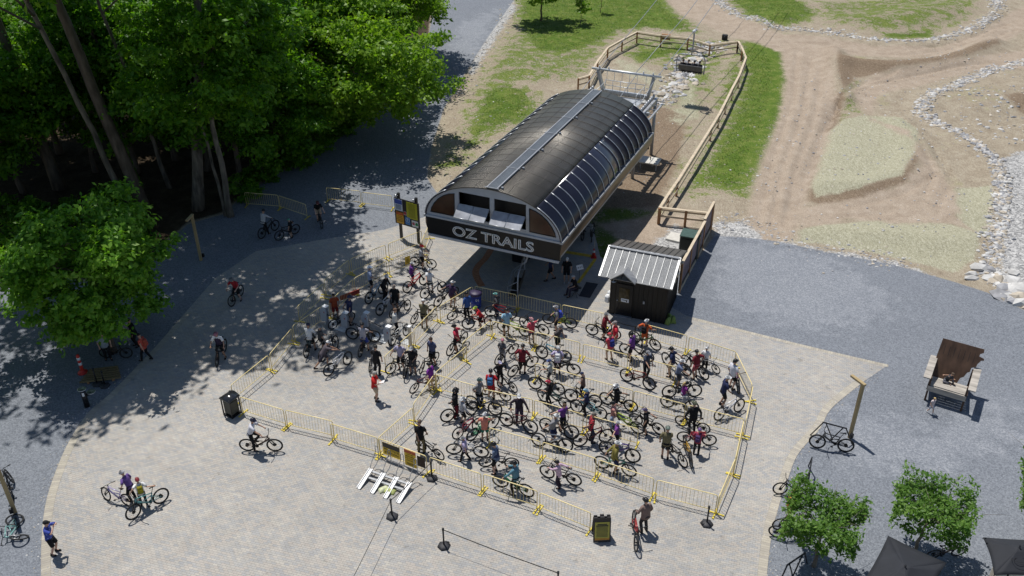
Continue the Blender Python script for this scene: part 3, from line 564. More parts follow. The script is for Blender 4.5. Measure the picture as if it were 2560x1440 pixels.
# ------------------------------------------------------------------ ticket shed
def build_shed():
    a = R(-21); t = thing('ticket_shed', 'small black board sided shed with silver ribbed metal roof beside the station', 'shed', (7.03, 42.62, 0), a)
    w2, dp, ez = 1.62, 3.05, 2.62; black = pm('black_stained_board', (.013,.012,.011), .5, var=.5, scale=5, stretch=(1,1,.1))
    mb = MB(); mb.box((0, dp/2, ez/2), (2*w2, dp, ez)); mb.add([(-w2,0,ez),(-w2,dp,ez),(-w2,dp/2,3.35),(w2,0,ez),(w2,dp,ez),(w2,dp/2,3.35)], [(0,2,1),(3,4,5),(0,3,5,2),(1,2,5,4)])
    for i in range(13): x = -w2+.05+i*(2*w2-.1)/12; mb.box((x, -.015, ez/2), (.045, .03, ez))
    for i in range(11): y = .1+i*(dp-.2)/10; [mb.box((s*(w2+.012), y, ez/2), (.024, .045, ez)) for s in (-1, 1)]
    mb.build('board_wall', black, t)
    rm = corrugated('silver_ribbed_roof', (.30,.305,.31), 'X', 5.2, .5, .5, 1.0); rt = pm('brown_grey_roof', (.10,.092,.085), .5, .3)
    x0, x1 = -w2-.55, w2+.22; f0 = Vector((0, -.42, 2.58)); rg = Vector((0, dp/2, 3.5)); b0 = Vector((0, dp+.92, 2.66))
    for p, q, m, nm in ((f0, rg, rm, 'front_roof'), (rg, b0, rt, 'rear_roof')):
        mb = MB(); mb.bar(Vector(((x0+x1)/2,0,0))+p, Vector(((x0+x1)/2,0,0))+q, x1-x0, .05); o = mb.build(nm, m, t)
        mb = MB(); n = 10 if nm == 'front_roof' else 11
        for i in range(n+1): x = x0+.02+i*(x1-x0-.04)/n; mb.bar(Vector((x,0,.04))+p, Vector((x,0,.04))+q, .035, .04)
        mb.build('roof_rib', M['dark_metal'] if nm == 'rear_roof' else pm('seam_metal', (.16,.165,.17), .4, .5), o)
    mb = MB(); mb.bar((x0-.03, dp/2-.06, 3.525), (x1+.03, dp/2-.06, 3.525), .2, .05)
    for x in (x0-.01, x1+.01): mb.bar(Vector((x,0,.0))+f0, Vector((x,0,.0))+rg, .12, .13)
    mb.build('ridge_trim', pm('silver_trim', (.34,.345,.35), .45, .5), t)
    mb = MB(); ax = -.82; mb.add([(ax,-.5,3.12),(ax-.72,-.62,2.62),(ax+.72,-.62,2.62),(ax,.55,3.02),(ax-.72,-.25,2.72),(ax+.72,-.25,2.72),(ax,-.5,3.06),(ax-.72,-.62,2.56),(ax+.72,-.62,2.56)], [(0,1,4,3),(0,3,5,2),(0,6,7,1),(0,2,8,6),(1,7,4),(2,5,8),(6,3,4,7),(6,8,5,3)]); mb.build('door_gablet', pm('silver_trim', (.34,.345,.35), .45, .5), t)
    mb = MB(); mb.box((-.78, -.045, 1.08), (.95, .05, 2.1)); d = mb.build('door', pm('black_door', (.010,.010,.011), .35), t)
    mb = MB(); mb.box((-.78, -.078, 1.42), (.6, .012, .95)); mb.build('door_pane', pm('door_glass', (.06,.045,.022), .1, var=.5, scale=3), d)
    mb = MB(); mb.box((-.72, -.092, 1.12), (.45, .01, .22)); mb.build('notice', M['white'], d)
    mb = MB(); mb.box((-.72, -.1, 1.14), (.3, .006, .03)); mb.box((-.62, -.1, 1.08), (.06, .006, .08)); mb.build('notice_print', M['black'], d)
    mb = MB(); mb.ball((-1.15, -.1, 1.05), .04); mb.build('handle', M['alloy'], d)
    mb = MB(); mb.box((-.78, -.12, .05), (1.0, .2, .08)); mb.build('door_sill', M['galv'], t)
    mb = MB(); mb.box((-w2-.03, .9, 1.65), (.05, .95, 1.05)); f = mb.build('window', pm('green_window_frame', (.02,.075,.055), .4), t)
    mb = MB(); mb.box((-w2-.062, .9, 1.65), (.012, .78, .88)); mb.build('pane', pm('window_glass', (.05,.09,.08), .06, var=.5, scale=3), f)
    mb = MB(); mb.box((-w2-.2, .35, .75), (.3, .35, .5), bev=.08); mb.box((-w2-.2, .8, .78), (.28, .3, .42), bev=.08); mb.build('wall_unit', M['white'], t)
    mb = MB(); mb.lathe([(0,0),(.16,-.03),(.03,-.12),(0,-.12)], 10, (-1.4,-.22,2.34)); mb.tube([(-1.4,-.02,2.4),(-1.4,-.22,2.42),(-1.4,-.22,2.3)], .02, 5); mb.build('wall_lamp', M['galv'], t)
    mb = MB(); mb.box((.35, -.06, 1.2), (.1, .05, .18)); mb.build('socket_cover', M['steel_grey'], t)
    mb = MB(); mb.ball((w2+.2, 1.3, 2.55), (.12,.12,.16)); mb.box((w2+.08, 1.35, 2.2), (.12, .2, .4), bev=.02); mb.build('meter_box', M['sand'], t)
build_shed()

# ------------------------------------------------------------------ timber post and rail fence
def post_fence(name, label, bases, h=1.2, rails=(.55, 1.02), close=False):
    t = thing(name, label, 'fence', (bases[0].x, bases[0].y, ground_z(bases[0]))); o = t.location.copy(); P = [Vector((b.x, b.y, ground_z(b)))-o for b in bases]
    for p in P: mb = MB(); mb.box(p+Vector((0,0,h/2)), (.15,.15,h), bev=.01); mb.build('post', M['wood_post'], t)
    for a, b in zip(P[:-1], P[1:]):
        d = (b-a).normalized(); sd_ = Vector((-d.y, d.x, 0))*.1
        for z in rails: mb = MB(); mb.bar(a+sd_+Vector((0,0,z)), b+sd_+Vector((0,0,z)), .045, .14); mb.build('rail', M['wood_pale'], t)
        if len(rails) > 1: mb = MB(); mb.bar(a+Vector((0,0,h+.02)), b+Vector((0,0,h+.02)), .19, .04); mb.build('top_rail', M['wood_pale'], t)
def mid(a, b, k): return [a.lerp(b, i/k) for i in range(k+1)]
c1 = GR('Q', 875, 392); c2 = GR('Q', 540, 590); c0 = GR('Q', 205, 950)
back_r = GR('Q', 2022, 500); kink = GR('Q', 2110, 690); right_e = GR('S', 1095, 530)
leftside = [c0, GR('Q', 330, 915), GR('Q', 425, 745), c2, GR('Q', 705, 490), c1]
rightside = [back_r, GR('Q', 2068, 605), GR('Q', 2105, 710)] + [GR('Q', x, y) for x, y in ((2030,910),(1955,1055),(1880,1210),(1800,1370),(1712,1520))] + [GR('S', 1335, 165), GR('S', 1215, 340), right_e]
post_fence('timber_fence', 'honey coloured timber post and rail fence curving along the station towards the hill', leftside + [GR('Q', 1148, 440), GR('Q', 1452, 475), GR('Q', 1705, 515), back_r])
post_fence('timber_fence', 'long timber post and rail fence beside the green slope and dirt trail', rightside)
post_fence('timber_fence', 'short timber rail fence closing the gap behind the green cabinet', [GR('S', 1105, 525), GR('S', 1448, 568), GR('S', 1745, 600)])
mb = MB()
for x in (-.42, .42): mb.box((x, 0, .3), (.08, .3, .5))
for z in (.08, .54): mb.box((0, 0, z), (.92, .3, .08))
mb.box((0, .15, .3), (.8, .03, .42)); p = GR('Q', 1205, 400); tag(mb.build('nest_box', M['wood_post'], loc=(p.x, p.y, p.z+.35), rz=R(-20)), 'open wooden box hung on the far fence rail', 'box')
mb = MB(); mb.box((0,0,.3), (.6,.35,.55), bev=.05); mb.lathe([(0,0),(.16,0),(.16,.03),(0,.03)], 10, (0,-.19,.3), (0,-1,0)); p = GR('Q', 1880, 365); tag(mb.build('ground_light', M['black'], loc=p, rz=R(-20)), 'small black box light standing just outside the far fence', 'box')

# ------------------------------------------------------------------ solid banner fence, cabinet, pad, meters
def banner_fence(a, b, label, h=2.0, off=0):
    a = Vector((*a, 0)); b = Vector((*b, 0)); d = b-a; L_ = d.length; rz = math.atan2(d.y, d.x)
    t = thing('panel_fence', label, 'fence', a, rz, 'solid panel fences behind the shed')
    mb = MB(); mb.box((L_/2, .03, h/2+.06), (L_, .05, h-.12)); mb.build('board_panel', pm('dark_board_back', (.035,.028,.026), .7, var=.3), t)
    mb = MB(); mb.box((L_/2, -.012, h/2+.15), (L_-.2, .03, h*.62)); mb.build('printed_banner', pm('faded_purple_banner', (.13,.10,.13), .6, var=.5, scale=1.4), t)
    mb = MB(); mb.box((L_/2, .0, h+.02), (L_+.06, .16, .07)); mb.box((L_/2, -.03, .1), (L_, .05, .22)); mb.build('cap_board', M['wood_pale'], t)
    for i in range(int(L_/2.2)+2):
        x = min(L_-.06, .06+i*2.2); mb = MB(); mb.box((x, -.02, h/2), (.12, .12, h)); mb.build('post', M['wood_post'], t)
banner_fence((9.85, 45.35), (12.15, 50.6), 'long solid fence with faded banner running back from the shed corner')
banner_fence((12.2, 50.9), (13.25, 53.35), 'short dark end panel of the solid fence beside the green cabinet')
cab = GR('S', 1545, 815); ca = R(-21)
t = thing('electric_cabinet', 'dark green electrical transformer cabinet behind the panel fence', 'cabinet', (11.15, 49.6, 0), ca)
mb = MB(); mb.box((0, 0, .85), (1.15, 1.0, 1.6), bev=.03); mb.build('cabinet_body', pm('cabinet_green_side', (.022,.032,.026), .5), t)
mb = MB(); mb.box((0, 0, 1.68), (1.24, 1.1, .08), bev=.02); mb.build('lid', M['green_box'], t)
mb = MB(); mb.box((0, -.52, .85), (.9, .03, 1.3)); d = mb.build('door', pm('cabinet_green_side', (.022,.032,.026), .5), t)
mb = MB(); mb.box((.36, -.55, .9), (.04, .04, .2)); mb.build('handle', M['alloy'], d)
mb = MB(); mb.box((0, 0, .05), (1.5, 1.1, .16), bev=.02); p = GR('S', 1375, 735); tag(mb.build('concrete_pad', M['concrete'], loc=(p.x, p.y, 0), rz=R(-28)), 'pale concrete slab in white gravel beside the green cabinet', 'slab')
t = thing('meter_pedestal', 'grey electric meter pedestal standing behind the shed roof', 'meter', GR('S', 1400, 900), ca)
mb = MB(); mb.box((0, 0, .55), (.3, .3, 1.1), bev=.02); mb.build('meter_case', M['steel_grey'], t)
mb = MB(); mb.box((.1, .35, .75), (.22, .3, .3), bev=.03); mb.tube([(.1,.35,.0),(.1,.35,.7)], .05, 6); mb.tube([(.3,.2,0),(.3,.2,1.5)], .04, 6); mb.build('meter_head', M['steel_grey'], t)
p = GR('Z', 1624, 418)
t = thing('inspection_platform', 'flat cream square cover on short legs in the sunny yard behind the station', 'cover', p, R(-22))
mb = MB(); mb.box((0, 0, .55), (1.45, 1.25, .1), bev=.02); mb.build('cover_slab', M['concrete'], t)
mb = MB(); mb.tube([(0,0,.6),(0,0,.85)], .035, 6); mb.build('lifting_eye', M['black'], t)
for x in (-.6, .6):
    for y in (-.5, .5): mb = MB(); mb.box((x, y, .25), (.08, .08, .5)); mb.build('leg', M['steel_grey'], t)

# ------------------------------------------------------------------ yellow crowd barriers
BL, BH = 2.58, 1.05
def barrier_meshes():
    mb = MB(); h = BL/2-.03; c = .09
    pts = [(-h,0,.04),(-h,0,BH-c),(-h+.03,0,BH-.03),(-h+c,0,BH),(h-c,0,BH),(h-.03,0,BH-.03),(h,0,BH-c),(h,0,.04)]
    mb.tube(pts, .021, 7, side=(0,1,0)); mb.tube([(-h,0,.2),(h,0,.2)], .019, 6); fr = mb.mesh('barrier_frame', M['yellow'])
    mb = MB()
    for i in range(1, 16): x = -h+2*h*i/16; mb.tube([(x,0,.2),(x,0,BH)], .0075, 5, cap=False)
    gr = mb.mesh('barrier_grille', M['yellow'])
    mb = MB(); mb.bar((0,-.3,.03),(0,.3,.03), .06, .018); mb.box((0,-.29,.02),(.09,.07,.02)); mb.box((0,.29,.02),(.09,.07,.02)); mb.tube([(0,0,.03),(0,0,.16)], .026, 6); ft = mb.mesh('barrier_foot', M['foot_yellow'])
    return fr, gr, ft
BME = barrier_meshes(); ORD = ['first','second','third','fourth','fifth','sixth','seventh','eighth']
def barrier(a, b, label):
    p, q = G(*a, BH), G(*b, BH); c = (p+q)/2; d = q-p
    t = thing('crowd_barrier', label, 'barrier', (c.x, c.y, .014), math.atan2(d.y, d.x), 'yellow crowd control barriers')
    k = max(.85, min(1.12, d.length/BL)); Sx = Matrix.Diagonal((k, 1, 1, 1))
    inst('barrier_frame', BME[0], t, M=Sx); inst('grille', BME[1], t, M=Sx)
    for s in (-1, 1): inst('foot', BME[2], t, loc=(s*(BL/2-.03)*k, 0, 0), rz=R(random.uniform(-9, 9)))
    t.rotation_euler.x = R(random.uniform(-2, 2)); t.rotation_euler.z += R(random.uniform(-1.1, 1.1)); t.location.x += random.uniform(-.02, .02); t.location.y += random.uniform(-.02, .02)
    return t
SIGNB = None
ROWS = [('{} yellow barrier from the black litter bin along the front of the pen', [(598,992,710,1024),(712,1026,832,1054),(823,1061,943,1096)]),
 ('{} yellow barrier past the practice station signs along the front row', [(1072,1142.5,1204,1183),(1208,1185,1345,1230),(1349,1231.6,1480,1282)]),
 ('{} yellow barrier climbing the diagonal from the practice station corner', [(945,1096,1033,1019),(1033,1012.5,1088,935),(1087.5,932.5,1165,865),(1156,858,1228,802)]),
 ('{} yellow barrier of the top queue lane below the station', [(1230,802.5,1337,830),(1340,831,1452,857.5),(1457.5,860,1572,887.5),(1575,889,1692,919)]),
 ('{} yellow barrier of the lane divider ending mid queue beside the striped shirt', [(1090,936.5,1204,970),(1206,971,1333.8,999.4),(1335.6,999.4,1461,1035),(1467,1037.8,1598.8,1072.5)]),
 ('{} yellow barrier of the middle lane divider reaching the far end rail', [(1337.5,906.6,1458,943),(1460,944,1584,977),(1585,977.5,1716,1012.5),(1718,1013,1863,1048)]),
 ('{} yellow barrier of the lower lane divider towards the corner by the stanchion', [(1221,1069.7,1350.6,1106),(1354,1107,1491.9,1148),(1494.7,1151,1637,1198),(1641,1200,1795.6,1241)]),
 ('{} yellow barrier up the end of the queue from its lower corner', [(1795.6,1241,1839.7,1146),(1840,1144,1862,1052),(1862.5,1047.5,1882.5,965),(1882,962,1841,880)]),
 ('{} yellow barrier back from the far corner towards the shed', [(1841,880,1722,841),(1719,840,1616,812.5)]),
 ('{} yellow barrier along the lift loading area from the blue drum', [(1186,715,1291,737.5),(1294,737.5,1402,762.5),(1405,762.5,1520,787.5)]),
 ('{} yellow barrier down the diagonal from the blue drum beside the training posts', [(1182.5,716,1097.5,765),(1094,766,1035,826),(1033,828,961,891)]),
 ('{} outer yellow barrier of the shaded double fence rising to the notice board', [(742,767,809,709),(810.6,702,872.5,650),(876,648,965,613),(969,610,1055,577.5)]),
 ('{} inner yellow barrier rising from the litter bin to the lift', [(577.5,965,671,888),(673,886,729,821),(732,816,818,758),(820,757,881,699),(884,697,967,652.5)]),
 ('{} yellow barrier across the shaded path beside the tall trunk', [(610,481,694,488),(696,489,766,511)]),
 ('{} yellow barrier behind the notice board across the path', [(814,470,900,479),(902,481,979,490)])]
for lab, segs in ROWS:
    for i, s_ in enumerate(segs): barrier(s_[:2], s_[2:], lab.format(ORD[i]))
barrier((1054,602), (1072,562), 'single yellow barrier seen end on between notice board and station')
bs = barrier((971,651), (1066,617), 'yellow barrier with a small yellow notice near the rider in a red helmet')
bp = barrier((947,1096), (1068,1141), 'yellow barrier carrying the practice station and attention signs')
SMALL = pm('print_black', (.03,.028,.02), .6); SY = pm('sign_yellow', (.72,.47,.03), .45, var=.06)
def print_lines(n, w, h, rows, jitter=.25):
    mb = MB(); rg = random.Random(n)
    for i in range(rows):
        ww = w*(1-rg.random()*jitter); mb.box((0, 0, h/2-(i+.5)*h/rows), (ww, .004, h/rows*.42))
    return mb
def sign(name, label, cat, host, x, z, w, h, parts, tilt=0, back=None):
    """A thin sign hung on the camera side of a barrier; parts = (kind, ...) laid on its face."""
    Mx = host.matrix_basis @ Matrix.Translation((x, -.035, z)) @ Matrix.Rotation(tilt, 4, 'X')
    t = thing(name, label, cat); t.matrix_basis = Mx
    mb = MB(); mb.box((0, 0, 0), (w, .012, h), bev=.004); mb.build('sign_panel', back or SY, t)
    for k in parts:
        if k[0] == 'panel': mb = MB(); mb.box((k[1], -.0095, k[2]), (k[3], .006, k[4])); mb.build(k[6], k[5], t)
        elif k[0] == 'text': 
            me = text_mesh(k[1], k[2], k[5], .002); inst('lettering', me, t, M=face_mat((k[3], -.015, k[4])) @ Matrix.Diagonal((k[6], 1, 1, 1)))
        elif k[0] == 'lines': print_lines(k[1], k[2], k[3], k[4]).build('small_print', SMALL, t, loc=(k[5], -.0095, k[6]))
    return t
BKP = pm('sign_black', (.02,.018,.02), .45); RDP = pm('sign_red', (.42,.05,.03), .45); BLK = SMALL
sign('practice_sign', 'black and yellow sign reading practice station hung on the front barrier', 'sign', bp, -.6, .62, .92, .72, [('panel', 0, .22, .92, .28, BKP, 'sign_header'), ('lines', 3, .6, .16, 2, 0, .23), ('text', 'PRACTICE', .165, 0, -.02, BLK, 1.1), ('text', 'STATION', .165, 0, -.2, BLK, 1.1)])
sign('attention_sign', 'tall yellow sign with red header hung beside the practice station sign', 'sign', bp, .42, .57, .62, .95, [('panel', 0, .39, .62, .17, RDP, 'sign_header'), ('text', 'ATTENTION', .09, 0, .39, pm('print_orange', (.75,.35,.1), .5), 1.05), ('text', 'YOU ARE', .085, 0, .23, BLK, 1), ('text', 'RESPONSIBLE', .08, 0, .11, BLK, 1), ('text', 'FOR LOADING', .08, 0, -.01, BLK, 1), ('text', 'YOUR BIKE', .085, 0, -.13, BLK, 1), ('lines', 5, .45, .14, 3, 0, -.33)])
sign('queue_notice', 'small weathered yellow notice wired to the barrier behind the red helmet', 'sign', bs, -.05, .6, .36, .55, [('lines', 8, .2, .3, 5, 0, -.05), ('text', '!', .12, 0, .17, BLK, 1)])
# folded warning sign held on the same barrier end
sign('banner_cover', 'dark folded banner over the end of the practice station barrier', 'banner', bp, 1.0, .62, .42, .6, [], back=pm('dark_brown_cloth', (.035,.022,.012), .7))

# ------------------------------------------------------------------ the big notice board by the station
p1, p2 = GR('Z', 1004, 594), GR('Z', 1047, 607); d = p2-p1; c = (p1+p2)/2; an = math.atan2(d.y, d.x)
t = thing('notice_board', 'tall black notice board with white, yellow, orange and blue panels beside the station', 'notice board', (c.x, c.y, 0), an); hw = d.length/2
for s in (-1, 1):
    mb = MB(); mb.box((s*hw, 0, 1.62), (.16, .16, 3.25), bev=.01); mb.build('post', M['black'], t)
    mb = MB(); mb.ball((s*hw-.1, -.16, 3.08), .09); mb.tube([(s*hw, -.02, 3.1), (s*hw-.1, -.16, 3.08)], .03, 5); mb.build('spot_light', M['alloy'], t)
mb = MB(); mb.box((0, -.12, 2.02), (1.95, .07, 1.85), bev=.01); bd = mb.build('board', BKP, t)
def bpanel(x, z, w_, h_, col, nm, extra=()):
    mb = MB(); mb.box((x, -.165, z), (w_, .012, h_)); o = mb.build(nm, pm('panel_'+nm, col, .5, var=.08), bd)
    for e in extra:
        if e[0] == 'h': mb = MB(); mb.box((x, -.178, z+h_/2-e[1]/2-.02), (w_-.04, .01, e[1])); mb.build('header', pm('header_'+nm, e[2], .5, var=.08), o)
        if e[0] == 'l': print_lines(e[1], w_*.72, e[3], e[2]).build('small_print', e[4], o, loc=(x, -.176, z+e[5]))
        if e[0] == 't': inst('lettering', text_mesh(e[1], e[2], e[3], .002), o, M=face_mat((x+e[5], -.182, z+e[4])))
DKL = pm('print_dim', (.10,.13,.2), .6); OLV = pm('print_olive', (.22,.20,.02), .6); WHT = pm('print_white', (.7,.72,.75), .5)
bpanel(-.62, 2.48, .62, .8, (.55,.60,.68), 'white_panel', [('h', .3, (.05,.09,.36)), ('l', 4, 6, .36, DKL, -.14), ('l', 9, 2, .2, pm('print_pale', (.5,.55,.75), .5), .23)])
bpanel(.43, 2.3, .84, 1.15, (.42,.40,.02), 'yellow_panel', [('l', 14, 14, 1.0, OLV, 0)])
bpanel(-.56, 1.58, .58, .82, (.62,.32,.02), 'orange_panel', [('h', .18, (.42,.06,.01)), ('t', 'ATTENTION', .07, pm('print_orange', (.75,.35,.1), .5), .31, 0), ('t', 'YOU ARE', .09, SMALL, .12, 0), ('t', 'RESPONSIBLE', .075, SMALL, -.0, 0), ('t', 'FOR LOADING', .075, SMALL, -.12, 0), ('t', 'YOUR BIKE', .09, SMALL, -.24, 0)])
bpanel(-.12, 2.0, .22, .26, (.5,.5,.5), 'red_panel', [('h', .2, (.4,.03,.04))])
bpanel(.05, 1.5, .38, .55, (.05,.19,.46), 'blue_panel', [('t', '?', .3, WHT, .06, 0)])
bpanel(.62, 1.42, .5, .44, (.62,.64,.64), 'pictogram_panel', [])
for x, m_ in ((.5, pm('pict_red', (.4,.08,.12), .5)), (.75, pm('pict_green', (.04,.25,.08), .5))):
    mb = MB(); mb.lathe([(.07,0),(.105,0),(.105,.008),(.07,.008)] if x < .6 else [(0,0),(.11,0),(.11,.008),(0,.008)], 16, (x, -.172, 1.42), (0,-1,0)); mb.build('pictogram', m_, bd)
mb = MB(); mb.tube([(.05+.15*math.cos(a_), -.178, 1.55+.15*math.sin(a_)) for a_ in [2*PI*i/20 for i in range(20)]], .009, 5, closed=True); mb.build('pictogram', WHT, bd)

# ------------------------------------------------------------------ A-frame sign
p = GR('Z', 1502, 1343)
t = thing('sandwich_board', 'black sandwich board with yellow notice standing at the end of the front barriers', 'sign', (p.x, p.y, .01), R(3))
for s, nm in ((-1, 'front_panel'), (1, 'rear_panel')):
    mb = MB(); tl = Matrix.Rotation(R(s*12), 4, 'X'); mb.box((0, s*.17, .58), (.72, .04, 1.14), M=tl, bev=.012)
    for x in (-.27, .27): mb.box((x, s*.06, 1.16), (.14, .05, .08))
    mb.box((0, s*.06, 1.17), (.17, .07, .12)); o = mb.build(nm, BKP, t)
    if s < 0:
        Mx = Matrix.Translation((0, -.197, .58)) @ tl; mb = MB(); mb.box((0, 0, -.02), (.6, .012, .84)); f = inst('notice_sheet', mb.mesh('notice_sheet', pm('sheet_yellow', (.40,.36,.06), .5, var=.05)), t, M=Mx)
        mb = print_lines(21, .5, .5, 9, .12); mb.box((0, 0, .36), (.4, .004, .05)); mb.box((0, 0, .29), (.5, .004, .06)); inst('small_print', mb.mesh('small_print', SMALL), f, loc=(0, -.008, -.06))
        mb = MB(); mb.box((0, 0, -.40), (.6, .006, .09)); inst('sheet_footer', mb.mesh('sheet_footer', pm('sheet_orange', (.45,.22,.03), .5)), f, loc=(0, -.008, 0))
mb = MB(); mb.box((0, 0, .2), (.5, .3, .03)); mb.build('brace', BKP, t)

# ------------------------------------------------------------------ litter bin, drum, cone, post things
p = GR('L', 225, 610)
t = thing('litter_bin', 'black square litter bin with domed lid at the corner of the barriers', 'litter bin', (p.x, p.y, .01), R(-32))
for x in (-.29, .29):
    for y in (-.29, .29): mb = MB(); mb.box((x, y, .55), (.05, .05, 1.1)); mb.build('corner_post', M['black'], t)
mb = MB(); mb.box((0, 0, .5), (.5, .5, .72), bev=.02); mb.build('bin_body', pm('bin_mesh_grey', (.06,.06,.05), .6), t)
mb = MB(); n = 8; mb.loft([[(-.35+.7*i/n, y, 1.05+.13*math.sin(PI*i/n)) for i in range(n+1)]+[(.35-.7*i/n, y, 1.0) for i in range(n+1)] for y in (-.35, .35)]); mb.build('lid', pm('gloss_black', (.02,.021,.024), .2, spec=.7), t)
mb = MB(); mb.box((0, 0, .04), (.62, .62, .06)); mb.build('base', M['black'], t)
p = GR('A', 1240, 745)
t = thing('plastic_drum', 'blue plastic drum with dark cover and white figures behind the corner barrier', 'drum', (p.x, p.y, .01), R(10))
mb = MB(); mb.lathe([(0,0),(.29,0),(.31,.05),(.31,.3),(.33,.34),(.31,.38),(.31,.8),(.27,.86),(0,.86)], 18); mb.build('drum_body', pm('blue_plastic', (.02,.045,.28), .4), t)
mb = MB(); mb.lathe([(.3,.8),(.36,.84),(.36,.95),(.28,1.0),(0,1.02)], 18); mb.build('drum_cover', pm('navy_cover', (.03,.02,.06), .5), t)
inst('lettering', text_mesh('01', .24, WHT, .004), t, M=face_mat((.05, -.33, .6)))
p = GR('T', 768, 445)
def cone(label, p, rz=0, stick=True):
    t = thing('traffic_cone', label, 'cone', (p.x, p.y, .01), rz)
    mb = MB(); mb.box((0,0,.02), (.36,.36,.04), bev=.01); mb.lathe([(.14,.03),(.11,.2),(.065,.45),(.04,.62),(0,.62)], 14); mb.build('cone_body', M['red'], t)
    mb = MB(); mb.lathe([(.088,.36),(.063,.5),(.06,.5),(.08,.36)], 14); mb.build('reflective_band', M['white'], t)
    if stick: mb = MB(); mb.tube([(0,0,.6),(.03,.0,1.25)], .014, 5); mb.build('flag_stick', M['wood_pale'], t)
cone('red traffic cone with a thin stick on the yellow line by the shed', p)
p = GR('J', 1105, 915)
t = thing('delineator_post', 'red and white banded delineator post under the round tree', 'delineator', (p.x, p.y, 0), 0)
mb = MB(); mb.lathe([(0,0),(.26,0),(.24,.07),(.1,.1),(.085,.2),(.085,1.1),(.05,1.16),(0,1.16)], 14); mb.build('post_body', M['orange'] if 0 else M['red'], t)
for z in (.5, .82): mb = MB(); mb.lathe([(.088,z),(.092,z),(.092,z+.16),(.088,z+.16)], 14); mb.build('reflective_band', M['white'], t)
p = GR('J', 1165, 1365)
t = thing('drinking_fountain', 'black pillar drinking fountain with two steel bowls at the plaza edge', 'fountain', (p.x, p.y, 0), R(20))
mb = MB(); mb.tube([(0,0,0),(0,0,1.02)], .13, 12); mb.tube([(.1,0,.68),(.34,.02,.72)], .07, 8); mb.build('pillar', M['black'], t)
for q in ((0,0,1.02), (.36,.02,.74)): mb = MB(); mb.lathe([(.06,0),(.19,.02),(.21,.07),(.18,.07),(.1,.03),(0,.03)], 14, q); mb.build('bowl', M['alloy'], t)
mb = MB(); mb.box((0,-.13,.82), (.1,.02,.2)); mb.build('label_plate', M['white'], t)
# slatted timber bench top in the shade
p = GR('J', 1370, 965)
t = thing('timber_pallet', 'low slatted timber platform lying in the shade under the round tree', 'platform', (p.x, p.y, 0), R(12))
for i in range(6): mb = MB(); mb.box((0, -.5+i*.2, .16), (2.0-.12*i, .12, .05)); mb.build('slat', pm('dark_slat', (.20,.145,.07), .7), t)
for x in (-.6, .6): mb = MB(); mb.box((x, 0, .07), (.1, 1.1, .12)); mb.build('bearer', M['wood_post'], t)

# ------------------------------------------------------------------ belt stanchions
def stanchion(p, label, h=1.0, lean=0):
    t = thing('belt_stanchion', label, 'stanchion', (p.x, p.y, .012), random.random()*3, 'black belt stanchions')
    mb = MB(); mb.lathe([(0,0),(.27,0),(.28,.03),(.2,.09),(.08,.12),(0,.12)], 6); mb.build('base', pm('recycled_rubber', (.03,.03,.034), .6, var=.4), t)
    mb = MB(); mb.lathe([(.05,.05),(.05,.075),(.09,.07),(.09,.05)], 8, (.16,.06,.03)); mb.build('base_handle', M['rubber'], t)
    mb = MB(); mb.tube([(0,0,.1),(lean,0,h)], .035, 10); mb.build('post', M['black'], t)
    mb = MB(); mb.lathe([(0,0),(.048,0),(.048,.12),(0,.12)], 10, (lean,0,h-.1)); mb.build('belt_head', M['dark_metal'], t)
    return Vector((p.x, p.y, h-.04))
def belt(a, b, label):
    mb = MB(); n = 8; pts = [a.lerp(b, i/n)-Vector((0,0,.05*math.sin(PI*i/n))) for i in range(n+1)]
    for i in range(n): mb.bar(pts[i], pts[i+1], .006, .05)
    tag(mb.build('retractable_belt', M['black']), label, 'belt', 'black belts strung between stanchions')
s1 = stanchion(GR('M', 1280, 730), 'black belt stanchion against the front barrier next to the attention sign')
s2 = stanchion(GR('M', 750, 1240), 'black belt stanchion below the bike loading ramps')
s3 = stanchion(GR('Z', 1110, 1366), 'black belt stanchion alone in the foreground paving')
s4 = stanchion(GR('F', 1955, 1335), 'black belt stanchion by the lower corner of the queue')
s5 = stanchion(GR('Z', 872, 1520), 'black belt stanchion cut by the lower picture edge near the ramps')
s6 = stanchion(GR('Z', 1394, 1475), 'black belt stanchion at the lower picture edge below the sandwich board')
s7 = stanchion(GR('B', 510, 385), 'black belt stanchion before the shed door beside the cap wearer')
s8 = stanchion(GR('B', 742, 455), 'black belt stanchion beside the rider in orange')
s9 = stanchion(GR('J', 1300, 1075), 'black belt stanchion with pale head at the shaded platform'); s10 = stanchion(GR('J', 1400, 1095), 'leaning black belt stanchion on the paving side of the shaded platform', lean=-.12)
belt(s1, s2, 'black belt from the attention sign to the stanchion below the ramps'); belt(s2, s5, 'black belt running from below the ramps out of the picture')
belt(s3, s6, 'black belt across the foreground paving'); belt(s7, s8, 'black belt in front of the shed door'); belt(s7, Vector((6.1, 43.0, 1.0)), 'short black belt from the stanchion to the shed corner')

